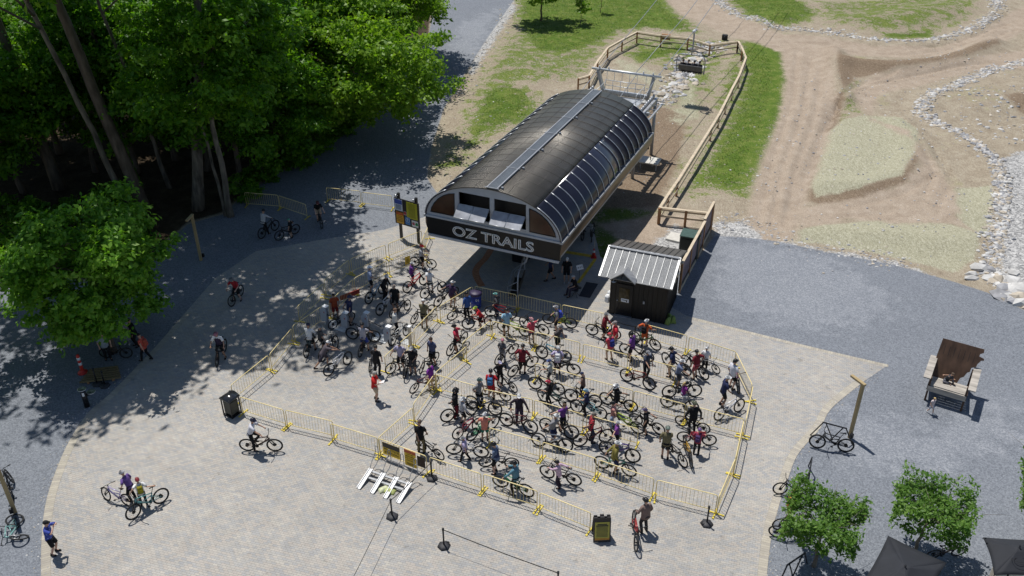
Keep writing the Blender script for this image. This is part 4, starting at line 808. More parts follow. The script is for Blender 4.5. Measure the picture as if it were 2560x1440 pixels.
# ------------------------------------------------------------------ practice loading ramps
alu = pm('brushed_aluminium', (.30,.31,.325), .5, .55, var=.2, scale=4)
CH = [((300,870),(470,600)), ((480,930),(640,660)), ((655,995),(815,710)), ((830,1060),(990,780))]
rp = [GR('M', *c[0]) for c in CH]; rq = [GR('M', c[1][0], c[1][1], .28) for c in CH]
t = thing('loading_ramp', 'aluminium practice rack with four bike trays and wheel hoops on the paving', 'bike rack', (rp[0].x, rp[0].y, .01)); o = t.location
for a, b in zip(rp, rq):
    a = a-o+Vector((0,0,.03)); b = b-o; d = (b-a).normalized(); s_ = Vector((d.y, -d.x, 0)).normalized()
    mb = MB(); mb.bar(a, b, .15, .012)
    for k in (-1, 1): mb.bar(a+s_*k*.085+Vector((0,0,.022)), b+s_*k*.085+Vector((0,0,.022)), .03, .05)
    mb.build('tray', alu, t)
    mb = MB(); up = Vector((0,0,1)); f = d.copy(); f.z = 0; f.normalize()
    for k in (-1, 1): mb.tube([b+s_*k*.07, b+s_*k*.13+f*.22+up*.12, b+s_*k*.13+f*.45+up*.3, b+s_*k*.07+f*.55+up*.55, b+s_*k*.07+f*.55+up*.85], .017, 6)
    mb.tube([b+s_*-.07+f*.55+up*.85, b+f*.55+up*.95, b+s_*.07+f*.55+up*.85], .017, 6); mb.tube([b+s_*-.07+f*.55+up*.58, b+s_*.07+f*.55+up*.58], .012, 5); mb.build('wheel_hoop', alu, t)
for k in (.62, .92):
    a, b = rp[0].lerp(rq[0], k)-o, rp[3].lerp(rq[3], k)-o; mb = MB(); mb.bar(a+Vector((0,0,-.02)), b+Vector((0,0,-.02)), .1, .05); mb.build('cross_member', alu, t)
def sandbag(p, label, rz=0, n=1, col=(.42,.46,.16)):
    mb = MB()
    vs = []
    for i in range(7):
        for j in range(9):
            u, v = i/6-.5, j/8-.5; e = max(0, 1-(2*abs(u))**3)*max(0, 1-(2*abs(v))**3)
            vs.append((v*.5+random.uniform(-.01,.01), u*.3, .015+.12*e**.5+random.uniform(0,.015)))
    k = len(vs); vs += [(x, y, .0) for x, y, z in vs]; fs = []
    for i in range(6):
        for j in range(8): a_ = i*9+j; fs.append((a_, a_+1, a_+10, a_+9)); fs.append((k+a_+9, k+a_+10, k+a_+1, k+a_))
    edge = [j for j in range(9)]+[i*9+8 for i in range(1,7)]+[54+j for j in range(7,-1,-1)]+[i*9 for i in range(5,0,-1)]
    for a_, b_ in zip(edge, edge[1:]+edge[:1]): fs.append((a_, k+a_, k+b_, b_))
    mb.add(vs, fs, True); tag(mb.build('sandbag', pm('lime_sandbag', col, .7, var=.3, scale=9), loc=(p.x, p.y, .012), rz=rz), label, 'sandbag', 'lime coloured sandbags')
sandbag(GR('M', 720, 905), 'pale lime sandbag slumped between the middle ramp trays', R(-20))
sandbag(GR('M', 640, 880), 'crumpled lime sandbag end poking out left of the ramp trays', R(30), col=(.55,.57,.36))
for i, (x, y) in enumerate(((1080,270),(1130,255),(1095,235))): sandbag(GR('B', x, y), ['lime sandbag leaning by the shed corner in front', 'lime sandbag by the shed corner towards the gravel', 'lime sandbag behind the two others at the shed corner'][i], R(60+i*25), col=(.22,.30,.07))
for ob in [o for o in bpy.data.objects if o.name.startswith('sandbag') and 'shed' in o.get('label','')]: ob.scale = (1, 1, 2.4)

# ------------------------------------------------------------------ training stands of the lift (posts with grey shields and floor trays)
shield = pm('grey_shield_plastic', (.40,.44,.50), .4, var=.08); emb = pm('shield_mark', (.35,.06,.05), .5)
def stand(p, label, rz, board=True):
    t = thing('training_stand', label, 'bike stand', (p.x, p.y, .012), rz, 'bike training stands by the shaded barriers')
    mb = MB(); mb.box((0, 0, .62), (.12, .16, 1.24)); mb.build('post', M['steel_grey'] if board else M['sand'], t)
    mb = MB(); mb.box((0, 0, 1.27), (.3 if board else .18, .26 if board else .2, .05), bev=.01); mb.build('cap', M['white'], t)
    if board:
        mb = MB(); q = [(-.2,.3),(.18,.36),(.2,1.05),(.1,1.24),(-.06,1.24),(-.2,1.0)]
        mb.plate([q], lambda x, y, z: Vector((x-.08, y-.16, z)), .08); sh = mb.build('shield', shield, t)
        mb = MB(); mb.box((.0, -.165, .95), (.06, .006, .1)); mb.build('emblem', emb, sh)
        mb = MB(); mb.tube([(.05,-.05,.78),(.5,-.02,.72),(.95,0,.62)], .02, 6); mb.build('grip_bar', M['dark_metal'], t)
SA = R(-30)
stand(GR('G', 530, 605), 'shaded training stand with grey shield in front of the red kit person', SA)
stand(GR('G', 800, 690), 'training stand with grey shield beside the big navy shirt', SA)
stand(GR('G', 1075, 690), 'training stand with grey shield behind the blue shorts rider', SA)
stand(GR('G', 1365, 880), 'training stand with grey shield before the white hoodie back', SA)
stand(GR('G', 1635, 880), 'plain beige training post against the diagonal barrier', SA, False)
def floor_tray(pts, label):
    q = [GR('G', *p) for p in pts]; c = sum(q, Vector())/4; mb = MB(); d = (q[1]-q[0]).normalized(); n = Vector((-d.y, d.x, 0)); L_ = (q[1]-q[0]).length; W_ = abs((q[3]-q[0]).dot(n))
    mb.box((0, 0, .02), (L_, W_, .025))
    for k in (-.28, -.02, .26): mb.box((0, k*W_, .05), (L_*.95, .06, .04))
    tag(mb.build('floor_tray', pm('white_tray', (.66,.68,.68), .45), loc=(c.x, c.y, .012), rz=math.atan2(d.y, d.x)), label, 'tray', 'white floor trays of the training stands')
floor_tray([(580,650),(750,705),(800,660),(640,610)], 'white ribbed floor tray lying between the first two training stands')
floor_tray([(1130,790),(1320,855),(1360,790),(1170,690)], 'broad white ribbed floor tray beside the white hoodie')
floor_tray([(480,590),(620,620),(700,560),(560,520)], 'shaded pale tray behind the first training stand')
floor_tray([(1520,850),(1620,880),(1650,820),(1560,790)], 'white tray between the beige post and the hoodie wearer')
mb = MB(); mb.box((0,0,.16), (1.3,.03,.28), bev=.01); mb.box((0,.0,.31), (1.3,.05,.04)); p = GR('G', 830, 240); tag(mb.build('red_banner', pm('red_vinyl', (.30,.03,.025), .5), loc=(p.x, p.y, .05), rz=R(38)), 'red vinyl banner propped along the inner shaded barrier', 'banner')
# ------------------------------------------------------------------ timber lamp posts
def lamp_post(base, arm, label, h=3.15):
    t = thing('lamp_post', label, 'lamp post', (base.x, base.y, 0), 0, 'timber lamp posts round the plaza'); d = Vector((arm.x-base.x, arm.y-base.y, 0)).normalized()
    rz = math.atan2(d.y, d.x); t.rotation_euler.z = rz
    mb = MB(); mb.box((0, 0, h/2), (.14, .16, h), bev=.012); mb.build('post', M['lamp_wood'], t)
    mb = MB(); mb.box((.3, 0, h+.02), (.85, .16, .11), bev=.012); mb.build('arm', M['lamp_wood'], t)
    mb = MB(); mb.box((.5, 0, h-.05), (.3, .1, .02)); mb.build('light_panel', M['white'], t)
    mb = MB(); mb.box((-.16, .1, .28), (.14, .16, .24), bev=.02); mb.build('socket_box', M['black'], t)
lamp_post(GR('Z', 2124, 1094), GR('N', 940, 425, 3.15), 'timber lamp post with angled head on the grey gravel near the giant chair')
lamp_post(GR('Z', 503, 651), GR('Z', 474, 545, 3.15), 'timber lamp post in tree shade below the tall pale trunk')
lamp_post(GR('Z', 38, 1281), GR('Z', -30, 1080, 3.15), 'timber lamp post cut by the picture edge with a bike leaning on it')

# ------------------------------------------------------------------ giant garden chair
def giant_chair():
    a = R(-31); o = Vector((20.43, 35.32, 0)); t = thing('giant_chair', 'giant weathered wooden garden chair with jagged cut back on the grey gravel', 'chair', o, a)
    W_ = 1.78; br = pm('brown_board', (.085,.048,.03), .65, var=.4, scale=3, stretch=(1,1,.15)); gy = pm('weathered_board', (.36,.33,.29), .8, var=.4, scale=4, stretch=(.2,1,1))
    for x, y, h, l in ((.06, .02, 1.42, 0), (W_-.06, .02, 1.42, 0), (.06, 1.6, 1.42, .3), (W_-.06, 1.6, 1.42, .3)):
        mb = MB(); mb.bar((x, y+l, 0), (x, y, h), .09, .16, (0,1,0)); mb.build('leg', br, t)
    mb = MB(); 
    for i in range(6): mb.box((W_/2, .1+i*.2, .92-i*.045), (W_-.08, .19, .05), M=Matrix.Rotation(R(-12), 4, 'X'))
    mb.build('seat', gy, t)
    mb = MB(); mb.box((W_/2, -.05, .78), (W_-.02, .06, .3)); mb.build('apron', gy, t)
    for s in (0, 1):
        x = -.12 if s == 0 else W_+.12; mb = MB(); mb.bar((x, -.25, 1.45), (x, 1.75, 1.52), .34, .06); mb.build('armrest', gy, t)
        x = .02 if s == 0 else W_-.02; mb = MB(); mb.bar((x, -.02, .8), (x, 2.1, .1), .07, .26); mb.build('side_rail', br, t)
    # back: one board outline with a stepped right edge, leaning back
    pts = [(-.04,.0),(1.2,.0),(1.28,.3),(1.42,.42),(1.5,.66),(1.6,.72),(1.62,.95),(1.8,1.05),(1.82,1.2),(1.93,1.42),(2.05,1.46),(2.03,1.54),(1.8,1.6),(1.8,1.72),(1.94,1.82),(1.92,2.0),(.02,2.0),(-.02,1.2)]
    rot = Matrix.Rotation(R(-24), 3, 'X')
    mb = MB(); mb.plate([pts], lambda x, y, z: Vector((0, 1.2, .68)) + rot @ Vector((x, y, z)), .05); bk = mb.build('backrest', br, t)
    mb = MB()
    for i in range(7): mb.add([Vector((0, 1.2, .68)) + rot @ Vector((x, -.004, z)) for x, z in ((.22+i*.23,1.2),(.235+i*.23,1.2),(.235+i*.23,1.7),(.22+i*.23,1.7))], [(0,1,2,3)])
    mb.build('board_groove', M['black'], bk)
giant_chair()
# ------------------------------------------------------------------ dark garden umbrellas
def umbrella(corners, apex, label):
    c = Vector((apex.x, apex.y, 0)); t = thing('garden_umbrella', label, 'umbrella', c, 0, 'square charcoal garden umbrellas'); fab = pm('charcoal_canvas', (.020,.022,.028), .8, var=.12, scale=2)
    A = apex-c; mb = MB(); n = 6
    for i in range(4):
        p, q = corners[i]-c, corners[(i+1) % 4]-c; rows = []
        for k in range(n+1):
            u = k/n; rows.append([A.lerp(p, u).lerp(A.lerp(q, u), j/n) - Vector((0,0,.10*math.sin(PI*j/n)*u*0+.04*math.sin(PI*u))) + (A-(p+q)/2).normalized()*(.07*math.sin(PI*j/n)*u*u) for j in range(n+1)])
        vs = [v for r_ in rows for v in r_]; fs = [(a*(n+1)+b, a*(n+1)+b+1, (a+1)*(n+1)+b+1, (a+1)*(n+1)+b) for a in range(n) for b in range(n)]
        mb.add(vs, fs, True)
    cp = mb.build('canopy', fab, t); md = cp.modifiers.new('thickness', 'SOLIDIFY'); md.thickness = .012
    mb = MB(); mb.tube([(0,0,0),(0,0,A.z+.1)], .035, 8); mb.build('pole', M['black'], t)
    mb = MB(); mb.box((0,0,.05), (.7,.7,.1), bev=.02); mb.build('base', M['dark_metal'], t)
    for q in corners: mb = MB(); mb.tube([A-Vector((0,0,.06)), (q-c)-Vector((0,0,.06))], .013, 5); mb.build('rib', M['black'], t)
    q = (corners[0]-c+corners[3]-c)/2; e = A.lerp(q, .2)+Vector((-.0,0,.05)); mb = MB()
    for r_, s_ in ((.3,1),(.22,.7)): mb.tube([A.lerp((corners[2]-c+corners[3]-c)/2, .45)*1 + Vector((r_*math.cos(a_), r_*s_*.7*math.sin(a_), .02+.12*0)) for a_ in [2*PI*i/18 for i in range(18)]], .008, 4, closed=True)
    mb.build('printed_emblem', pm('emblem_black', (.012,.012,.014), .7), t)
A1, B1 = GR('O', 1282, 900, 2.4), GR('O', 1830, 1155, 2.4); dv = (B1-A1); nv = Vector((dv.y, -dv.x, 0)); C1 = B1+nv*1.6; D1 = A1+nv*1.6
umbrella([A1, B1, C1, D1], Vector(((A1.x+C1.x)/2, (A1.y+C1.y)/2, 2.95)), 'charcoal square umbrella with emblem below the second pruned tree')
A2 = GR('O', 2172, 915, 2.4); dv = Vector((1.9, -.15, 0)); nv = Vector((-.4, -1.8, 0))
umbrella([A2, A2+dv, A2+dv+nv, A2+nv], Vector((A2.x+.75, A2.y-1, 2.95)), 'charcoal square umbrella cut by the picture corner')
p = GR('O', 2340, 1262); t = thing('planter_box', 'long pale planter box between the two umbrellas', 'planter', (p.x, p.y-.3, 0), R(2))
mb = MB(); mb.box((0,0,.3), (1.1,.35,.6), bev=.02); mb.build('box', M['sand'], t)
mb = MB(); mb.box((0,0,.6), (1.0,.26,.04)); mb.build('soil', pm('soil', (.04,.03,.02), .9), t)
# ------------------------------------------------------------------ bike racks on the right
def bike_rack(p, rz, label):
    t = thing('bike_rack', label, 'bike rack', (p.x, p.y, 0), rz, 'black tube bike racks beside the plaza')
    for k in (-.45, .45): mb = MB(); mb.tube([(k-.5,-.06,0),(k-.05,0,.92),(k+.05,0,.92),(k+.5,.06,0)], .03, 6); mb.build('hoop', M['black'], t)
    mb = MB(); mb.bar((-.55,0,.9),(.55,0,.9), .05, .05); mb.build('hanging_rail', M['black'], t)
bike_rack(GR('N', 690, 1010), R(-25), 'black bike rack holding the lone bike beside the lamp post')
bike_rack(GR('O', 520, 380), R(68), 'empty black bike rack above the first pruned tree')
bike_rack(GR('O', 380, 1270), R(35), 'black bike rack at the lower picture edge under the first pruned tree')
# ------------------------------------------------------------------ stool, white sign, phone etc. under the station
p = GR('T', 520, 965); t = thing('folding_stool', 'small black folding stool under the man with grey hair', 'stool', (p.x, p.y, .01), R(-20))
mb = MB(); mb.box((0,0,.46), (.4,.4,.05), bev=.02); mb.build('seat', M['black'], t)
for x, y in ((-.2,-.2),(.2,-.2),(-.2,.2),(.2,.2)): mb = MB(); mb.tube([(x,y,0),(-x*.5,-y*.5,.45)], .013, 5); mb.build('leg', M['black'], t)
p = GR('T', 570, 850); t = thing('number_placard', 'small tilted white placard with dark figures behind the seated man', 'sign', (p.x, p.y, .01), R(25))
mb = MB(); mb.tube([(0,0,0),(0,0,1.3)], .016, 6); mb.lathe([(0,0),(.18,0),(.16,.03),(0,.03)], 10); mb.build('pole', M['dark_metal'], t)
mb = MB(); mb.box((0,-.03,1.42), (.42,.02,.3), M=Matrix.Rotation(R(-35), 4, 'X')); pl = mb.build('panel', M['white'], t)
inst('lettering', text_mesh('# 4 5', .15, SMALL, .003), pl, M=Matrix.Translation((0,-.06,1.435)) @ Matrix.Rotation(R(55), 4, 'X'))
# ------------------------------------------------------------------ trees
def leaf_material(name, c0, c1, c2, trans=.35):
    m, nt, p = newmat(name); N = nt.nodes.new; L = nt.links.new
    g = N('ShaderNodeNewGeometry'); r = N('ShaderNodeValToRGB'); e = r.color_ramp.elements; e.new(.5)
    for el, (q, c) in zip(e, ((0, c0), (.55, c1), (1, c2))): el.position = q; el.color = (*c, 1)
    tc = N('ShaderNodeTexCoord'); no = N('ShaderNodeTexNoise'); no.inputs['Scale'].default_value = .55; no.inputs['Detail'].default_value = 3; L(tc.outputs['Object'], no.inputs[0]); ma = N('ShaderNodeMath'); ma.operation = 'MULTIPLY_ADD'; ma.inputs[1].default_value = 1.5; ma.inputs[2].default_value = -.75; L(no.outputs[0], ma.inputs[0]); mb_ = N('ShaderNodeMath'); mb_.operation = 'MULTIPLY_ADD'; mb_.inputs[1].default_value = .75; L(g.outputs['Random Per Island'], mb_.inputs[0]); mc_ = N('ShaderNodeMath'); mc_.operation = 'ADD'; mc_.inputs[1].default_value = .12; L(ma.outputs[0], mc_.inputs[0]); L(mc_.outputs[0], mb_.inputs[2]); L(mb_.outputs[0], r.inputs[0]); L(r.outputs[0], p.inputs['Base Color']); p.inputs['Roughness'].default_value = .5; p.inputs['Specular IOR Level'].default_value = .35
    t = N('ShaderNodeBsdfTranslucent'); v = N('ShaderNodeVectorMath'); v.operation = 'MULTIPLY'; v.inputs[1].default_value = (1.25, 1.35, .6); L(r.outputs[0], v.inputs[0]); L(v.outputs[0], t.inputs[0])
    mx = N('ShaderNodeMixShader'); mx.inputs[0].default_value = trans; L(p.outputs[0], mx.inputs[1]); L(t.outputs[0], mx.inputs[2]); L(mx.outputs[0], nt.nodes['Material Output'].inputs[0]); return m
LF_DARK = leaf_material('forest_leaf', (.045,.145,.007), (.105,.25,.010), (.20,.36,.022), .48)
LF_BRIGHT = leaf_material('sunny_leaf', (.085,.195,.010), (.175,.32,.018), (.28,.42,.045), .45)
LF_ROUND = leaf_material('maple_leaf', (.07,.195,.015), (.145,.32,.025), (.26,.45,.06), .45)
LF_PLANE = leaf_material('plane_tree_leaf', (.070,.165,.026), (.125,.24,.040), (.19,.31,.065), .4)
BARK = pm('bark', (.13,.10,.075), .9, var=.4, scale=4, stretch=(1,1,.25), bump=.6); BARK_P = pm('pale_bark', (.15,.128,.10), .9, var=.6, scale=4, stretch=(1,1,.25), bump=.6)
def leaf_mesh(name, C, size, m, up=.5, out=None):
    n = len(C); Nn = RNG.normal(size=(n, 3))
    if out is not None: Nn = Nn*.8+out*.7
    Nn[:, 2] = np.abs(Nn[:, 2])*.7+up; Nn /= np.linalg.norm(Nn, axis=1)[:, None]
    A = np.cross(Nn, RNG.normal(size=(n, 3))); A /= np.linalg.norm(A, axis=1)[:, None]; B = np.cross(Nn, A)
    s = (size*RNG.uniform(.6, 1.35, n))[:, None]
    V = np.stack([C+A*s, C+B*s*.52+Nn*s*.12, C-A*s, C-B*s*.52+Nn*s*.12], 1).reshape(-1, 3)
    me = bpy.data.meshes.new(name); me.vertices.add(4*n); me.vertices.foreach_set('co', V.ravel()); me.loops.add(4*n); me.loops.foreach_set('vertex_index', np.arange(4*n, dtype=np.int32))
    me.polygons.add(n); me.polygons.foreach_set('loop_start', np.arange(0, 4*n, 4, dtype=np.int32)); me.polygons.foreach_set('loop_total', np.full(n, 4, np.int32)); me.update(calc_edges=True); me.materials.append(m); return me
def lobes_in(rx, rz, k, rl, flat=.0):
    out = []
    while len(out) < k:
        v = RNG.uniform(-1, 1, 3); d = np.linalg.norm(v)
        if .35 < d < 1: out.append((v*np.array([rx, rx, rz]), rl*RNG.uniform(.65, 1.3)))
    return out
def crown_points(lobes, n):
    w_ = np.array([r**2 for c, r in lobes]); w_ /= w_.sum(); k = RNG.choice(len(lobes), n, p=w_)
    c = np.array([l[0] for l in lobes]); r = np.array([l[1] for l in lobes]); m = 9; U = RNG.normal(size=(len(lobes), m, 3)); U /= np.linalg.norm(U, axis=2)[:, :, None]; U[:, :, 2] = U[:, :, 2]*.6+.12
    sub = c[:, None]+U*(r[:, None]*RNG.uniform(.45, 1.15, (len(lobes), m)))[:, :, None]; j = RNG.integers(0, m, n); keep = RNG.random((len(lobes), m)) < .88
    D = RNG.normal(size=(n, 3)); P = sub[k, j] + D*(r[k]*RNG.uniform(.12, .26, n))[:, None]*np.array([1.15, 1.15, .6]); ok = keep[k, j]; D /= np.linalg.norm(D, axis=1)[:, None]; D = D*.5+U[k, j]*.8
    return P[ok], D[ok]
def crown(name, rx, rz, k, rl, n, size, m):
    lb = lobes_in(rx, rz, k, rl); P, D = crown_points(lb, n); me = leaf_mesh(name, P, size, m, .45, D); return me, lb
def trunk_mb(base_r, h, lean=(0,0), limbs=(), wob=.12, seed=0, top_r=.35):
    rg = random.Random(seed); mb = MB(); n = 9
    pts = [Vector((lean[0]*(i/n)+rg.gauss(0,wob)*(0<i<n), lean[1]*(i/n)+rg.gauss(0,wob)*(0<i<n), h*i/n-.15*(i==0))) for i in range(n+1)]
    mb.tube(pts, [base_r*(1.25 if i == 0 else 1-(1-top_r)*i/n) for i in range(n+1)], 9)
    for l in limbs:
        l = Vector(l); z0 = max(.3*h, min(h*.95, l.z-.9*math.hypot(l.x-lean[0], l.y-lean[1])*.7)); t = z0/h; i = min(n-1, int(t*n)); a = pts[i].lerp(pts[i+1], t*n-i)
        m_ = a.lerp(l, .5)+Vector((rg.gauss(0,.2), rg.gauss(0,.2), .25)); mb.tube([a, m_, l], [base_r*.42, base_r*.26, base_r*.08], 6)
        for _ in range(2): e = l+Vector((rg.gauss(0,.9), rg.gauss(0,.9), rg.uniform(.2,1))); mb.tube([m_, m_.lerp(e,.6)+Vector((0,0,.15)), e], [base_r*.2, base_r*.1, base_r*.04], 5)
    return mb
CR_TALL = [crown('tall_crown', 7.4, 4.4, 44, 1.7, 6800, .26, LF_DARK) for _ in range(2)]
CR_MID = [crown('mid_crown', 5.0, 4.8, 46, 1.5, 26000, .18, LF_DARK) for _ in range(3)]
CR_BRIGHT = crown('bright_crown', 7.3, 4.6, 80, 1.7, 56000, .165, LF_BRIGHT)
CR_SHRUB = [crown('shrub_crown', 1.5, 1.1, 16, .62, 3600, .14, LF_DARK) for _ in range(2)]
CR_ROUND = crown('round_crown', 3.0, 3.3, 52, 1.0, 30000, .125, LF_ROUND)
TREE_SEED = 0
def tree(name, label, x, y, cr, cz, trunk_h, base_r, lean=(0,0), sc=1.0, bark=None, group='woodland trees beside the plaza', nl=7, rot=None, scz=None, top_r=.35, off=(0,0)):
    global TREE_SEED; TREE_SEED += 1; rg = random.Random(TREE_SEED)
    t = thing(name, label, 'shrub' if 'shrub' in name else 'tree', (x, y, ground_z((x, y))), 0, group); rz = rg.random()*7 if rot is None else rot
    me, lb = cr; Mr = Matrix.Rotation(rz, 3, 'Z'); limbs = []
    for c, r in rg.sample(lb, min(nl, len(lb))):
        v = Mr @ Vector(c); limbs.append((v.x*sc*.8+lean[0]+off[0], v.y*sc*.8+lean[1]+off[1], cz+v.z*sc*.8))
    trunk_mb(base_r, trunk_h, lean, limbs, .07, TREE_SEED, top_r).build('trunk', bark or BARK, t)
    inst('crown', me, t, M=Matrix.Translation((lean[0]+off[0], lean[1]+off[1], cz)) @ Matrix.Rotation(rz, 4, 'Z') @ Matrix.Diagonal((sc, sc, scz or sc, 1)))
    return t
# front row: tall bare trunks whose crowns shade the plaza
def at(px, py): p = G(px, py); return p.x, p.y
FT = [('tall_tree', 'tall straight trunk with pale forked top at the edge of the wood', (495,522), .40, (3.4,1.0), 19.5, BARK_P), ('tall_tree', 'thick leaning trunk with ivy sleeve low down among the dark trees', (357,517), .44, (-3.2,.6), 19, BARK),
      ('tall_tree', 'slim pale leaning trunk close beside the ivy sleeved tree', (325,526), .22, (-3.6,-.2), 17.5, BARK_P), ('tall_tree', 'pale twin stemmed tree nearest the barriers across the path', (577,541), .22, (-.5,1.2), 18.5, BARK_P),
      ('tall_tree', 'dark broad trunk deep in the shade of the wood', (150,470), .42, (-2.0,1), 18.5, BARK), ('tall_tree', 'thin bent grey trunk between the two thickest trunks', (425,470), .16, (-2.6,.5), 16.5, BARK_P)]
OFF = [(1.0,-4.8),(2.6,-4.0),(2.6,-7.4),(1.8,-1.6),(2,-2),(4.5,-3.0)]
for i, (nm, lb, q, r, ln, cz, bk) in enumerate(FT): tree(nm, lb, *at(*q), CR_MID[0] if i == 3 else CR_TALL[i % 2], 11.2 if i == 3 else cz+3.2, 11.5 if i == 3 else cz, r, ln, .95+.1*(i % 3), bk, nl=8, top_r=.55, off=OFF[i])
p = G(577, 541); trunk_mb(.13, 11, (-1.0,.8), [], .03, 77).build('trunk', BARK_P, bpy.data.objects[[o.name for o in bpy.data.objects if o.get('label','').startswith('pale twin')][0]], loc=(-.35,.1,0))
o_ = [o for o in bpy.data.objects if o.get('label','').startswith('thick leaning trunk with ivy')][0]
iv = np.array([(-.6-.17*z+.36*math.cos(a_), .2+.03*z+.36*math.sin(a_), z) for z, a_ in zip(RNG.uniform(1.2, 6.2, 900), RNG.uniform(0, 2*PI, 900))]); iv[:, 0] += .6; inst('ivy_foliage', leaf_mesh('ivy_foliage', iv, .14, LF_DARK, .2), o_)
BT = [(690,425),(600,455),(520,425),(440,400),(340,430),(240,430),(60,480),(-80,520),(-220,560),(150,380),(30,360),(-100,400),(640,375),(540,330),(420,300),(280,310),(-250,430),(760,330),(880,230),(960,120),(650,260),(500,210),(-60,270),(170,240),(340,190)]
kinds = ['leafy tree in the wood behind the {}', 'dense dark tree {} ']
for i, q in enumerate(BT):
    x, y = at(*q); s_ = .85+.3*((i*37) % 10)/10
    tree('woodland_tree', 'dense dark green woodland tree standing among many alike behind the tall trunks', x, y, CR_MID[i % 3], 6.3*s_+((i*53) % 7)*.4, 8.5*s_, .2+.02*(i % 5), (random.uniform(-.8,.8), random.uniform(-.5,.5)), s_, BARK, 'dense woodland behind the tall trunks', nl=6)
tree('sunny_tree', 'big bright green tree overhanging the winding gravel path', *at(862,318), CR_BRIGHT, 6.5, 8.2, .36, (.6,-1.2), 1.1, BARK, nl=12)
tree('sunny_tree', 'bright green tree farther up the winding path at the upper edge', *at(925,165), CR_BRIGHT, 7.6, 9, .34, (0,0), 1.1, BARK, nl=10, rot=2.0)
tree('maple_tree', 'round bright green maple standing in gravel with people sheltering beneath', *at(285,880), CR_ROUND, 4.7, 6.4, .17, (-.25,.2), 1.2, BARK, group='single trees around the plaza', nl=12)
for x, y, s_, lb in ((-30.5, 37.5, 1.0, 'leafy tree out at the side whose shade dapples the gravel'), (-29.5, 29.5, .95, 'second leafy tree out at the side shading the lower gravel')): tree('maple_tree', lb, x, y, CR_ROUND, 6.5, 7, .18, (0,0), s_*1.15, BARK, group='single trees around the plaza', rot=1.3)
SH = [(610,500),(330,610),(240,640),(150,660),(60,640),(20,560),(660,455),(730,415),(790,378),(280,555),(180,560),(90,580),(850,338),(-60,620)]
for i, q in enumerate(SH):
    x, y = at(*q); tree('shrub', 'dark leafy shrub in the undergrowth at the edge of the wood', x, y, CR_SHRUB[i % 2], 1.0, 1.2, .05, (0,0), .75+.5*((i*7) % 5)/5, BARK, 'undergrowth shrubs along the wood edge', nl=4)
mb = MB(); a_, b_ = G(-20, 640, .25), G(52, 712, .2); mb.tube([a_, a_.lerp(b_, .5)+Vector((0,0,.06)), b_], [.24,.2,.15], 9); tag(mb.build('fallen_log', BARK_P), 'grey fallen log lying at the edge of the gravel under the trees', 'log')
# small trees on the slope at the top
CR_SMALL = crown('slope_crown', 2.5, 2.4, 26, .95, 7000, .17, LF_BRIGHT); CR_SAP = crown('sapling_crown', .75, 1.2, 9, .4, 900, .12, LF_BRIGHT)
tree('slope_tree', 'small round tree with clear stem on the grass at the upper edge', *at(1352,52), CR_SMALL, 5.0, 5.2, .12, (0,0), 1.25, BARK, 'young trees on the grass slope')
tree('slope_tree', 'thin sapling with pale feathery leaves right of the small round tree', *at(1450,62), CR_SAP, 2.3, 3.0, .035, (.1,0), 1.2, BARK_P, 'young trees on the grass slope')
tree('slope_tree', 'tiny dark sapling on the grass above the timber fence', *at(1502,32), CR_SAP, 2.9, 3.0, .04, (0,0), .8, BARK, 'young trees on the grass slope')
# square pruned plane trees
def square_tree(x, y, w_, z0, z1, label, lean=(0,0), n=3600, rz=0):
    t = thing('pruned_tree', label, 'tree', (x, y, 0), 0, 'square pruned plane trees')
    P = RNG.uniform(-.5, .5, (n, 3)); k = RNG.integers(0, 3, n); face = np.abs(P).max(1) ; P = np.where((RNG.random(n) < .35)[:, None], P/np.maximum(face, .2)[:, None]*.5*RNG.uniform(.85,1.04,(n,1)), P)
    H_ = z1-z0; c, s_ = math.cos(rz), math.sin(rz); tw = 1+.1*P[:, 2]
    gap = np.array([mnoise.noise(Vector((p[0]*3.4+x, p[1]*3.4+y, p[2]*2.5))) + .35*mnoise.noise(Vector((p[0]*9+x, p[1]*9, p[2]*7))) for p in P]); P = P[gap > -.09]; tw = tw[gap > -.09]; tw = tw*(1+np.array([.22*mnoise.noise(Vector((p[0]*5+y, p[1]*5, p[2]*3))) for p in P]))
    px_, py_ = P[:, 0]*w_*tw, P[:, 1]*w_*tw
    Q_ = np.stack([px_*c-py_*s_+lean[0], px_*s_+py_*c+lean[1], z0+H_*(P[:, 2]+.5)+RNG.normal(0, .07, len(P))+np.array([.35*mnoise.noise(Vector((p[0]*4, p[1]*4+x, 1))) for p in P])], -1)
    sp = RNG.integers(0, len(Q_), 110); spr = np.concatenate([Q_[i]+RNG.normal(0, .13, (10, 3))+np.array([0,0,.08]) for i in sp]); Q_ = np.concatenate([Q_, spr])
    inst('crown', leaf_mesh('pruned_crown', Q_, .078, LF_PLANE, .75), t)
    limbs = [(lean[0]+w_*.36*a, lean[1]+w_*.36*b, z0+H_*.45) for a in (-1,0,1) for b in (-1,0,1) if a or b]
    trunk_mb(.085, z0+H_*.5, lean, limbs, .03, int(x*10)).build('trunk', BARK_P, t)
b1 = GR('O', 580, 1185); square_tree(b1.x, b1.y, 2.6, 2.1, 3.25, 'square pruned plane tree with clear stem nearest the plaza', (-.1,-.1), 8800, R(-28))
b2 = GR('O', 1480, 1035); square_tree(b2.x-.05, b2.y-.4, 2.55, 2.1, 3.3, 'square pruned plane tree behind the emblem umbrella', (.25,.1), 8800, R(-28))
b3 = GR('Z', 2602, 1350); square_tree(b3.x, b3.y, 2.65, 2.1, 3.3, 'square pruned plane tree cut by the picture side', (0,0), 8800, R(-28))
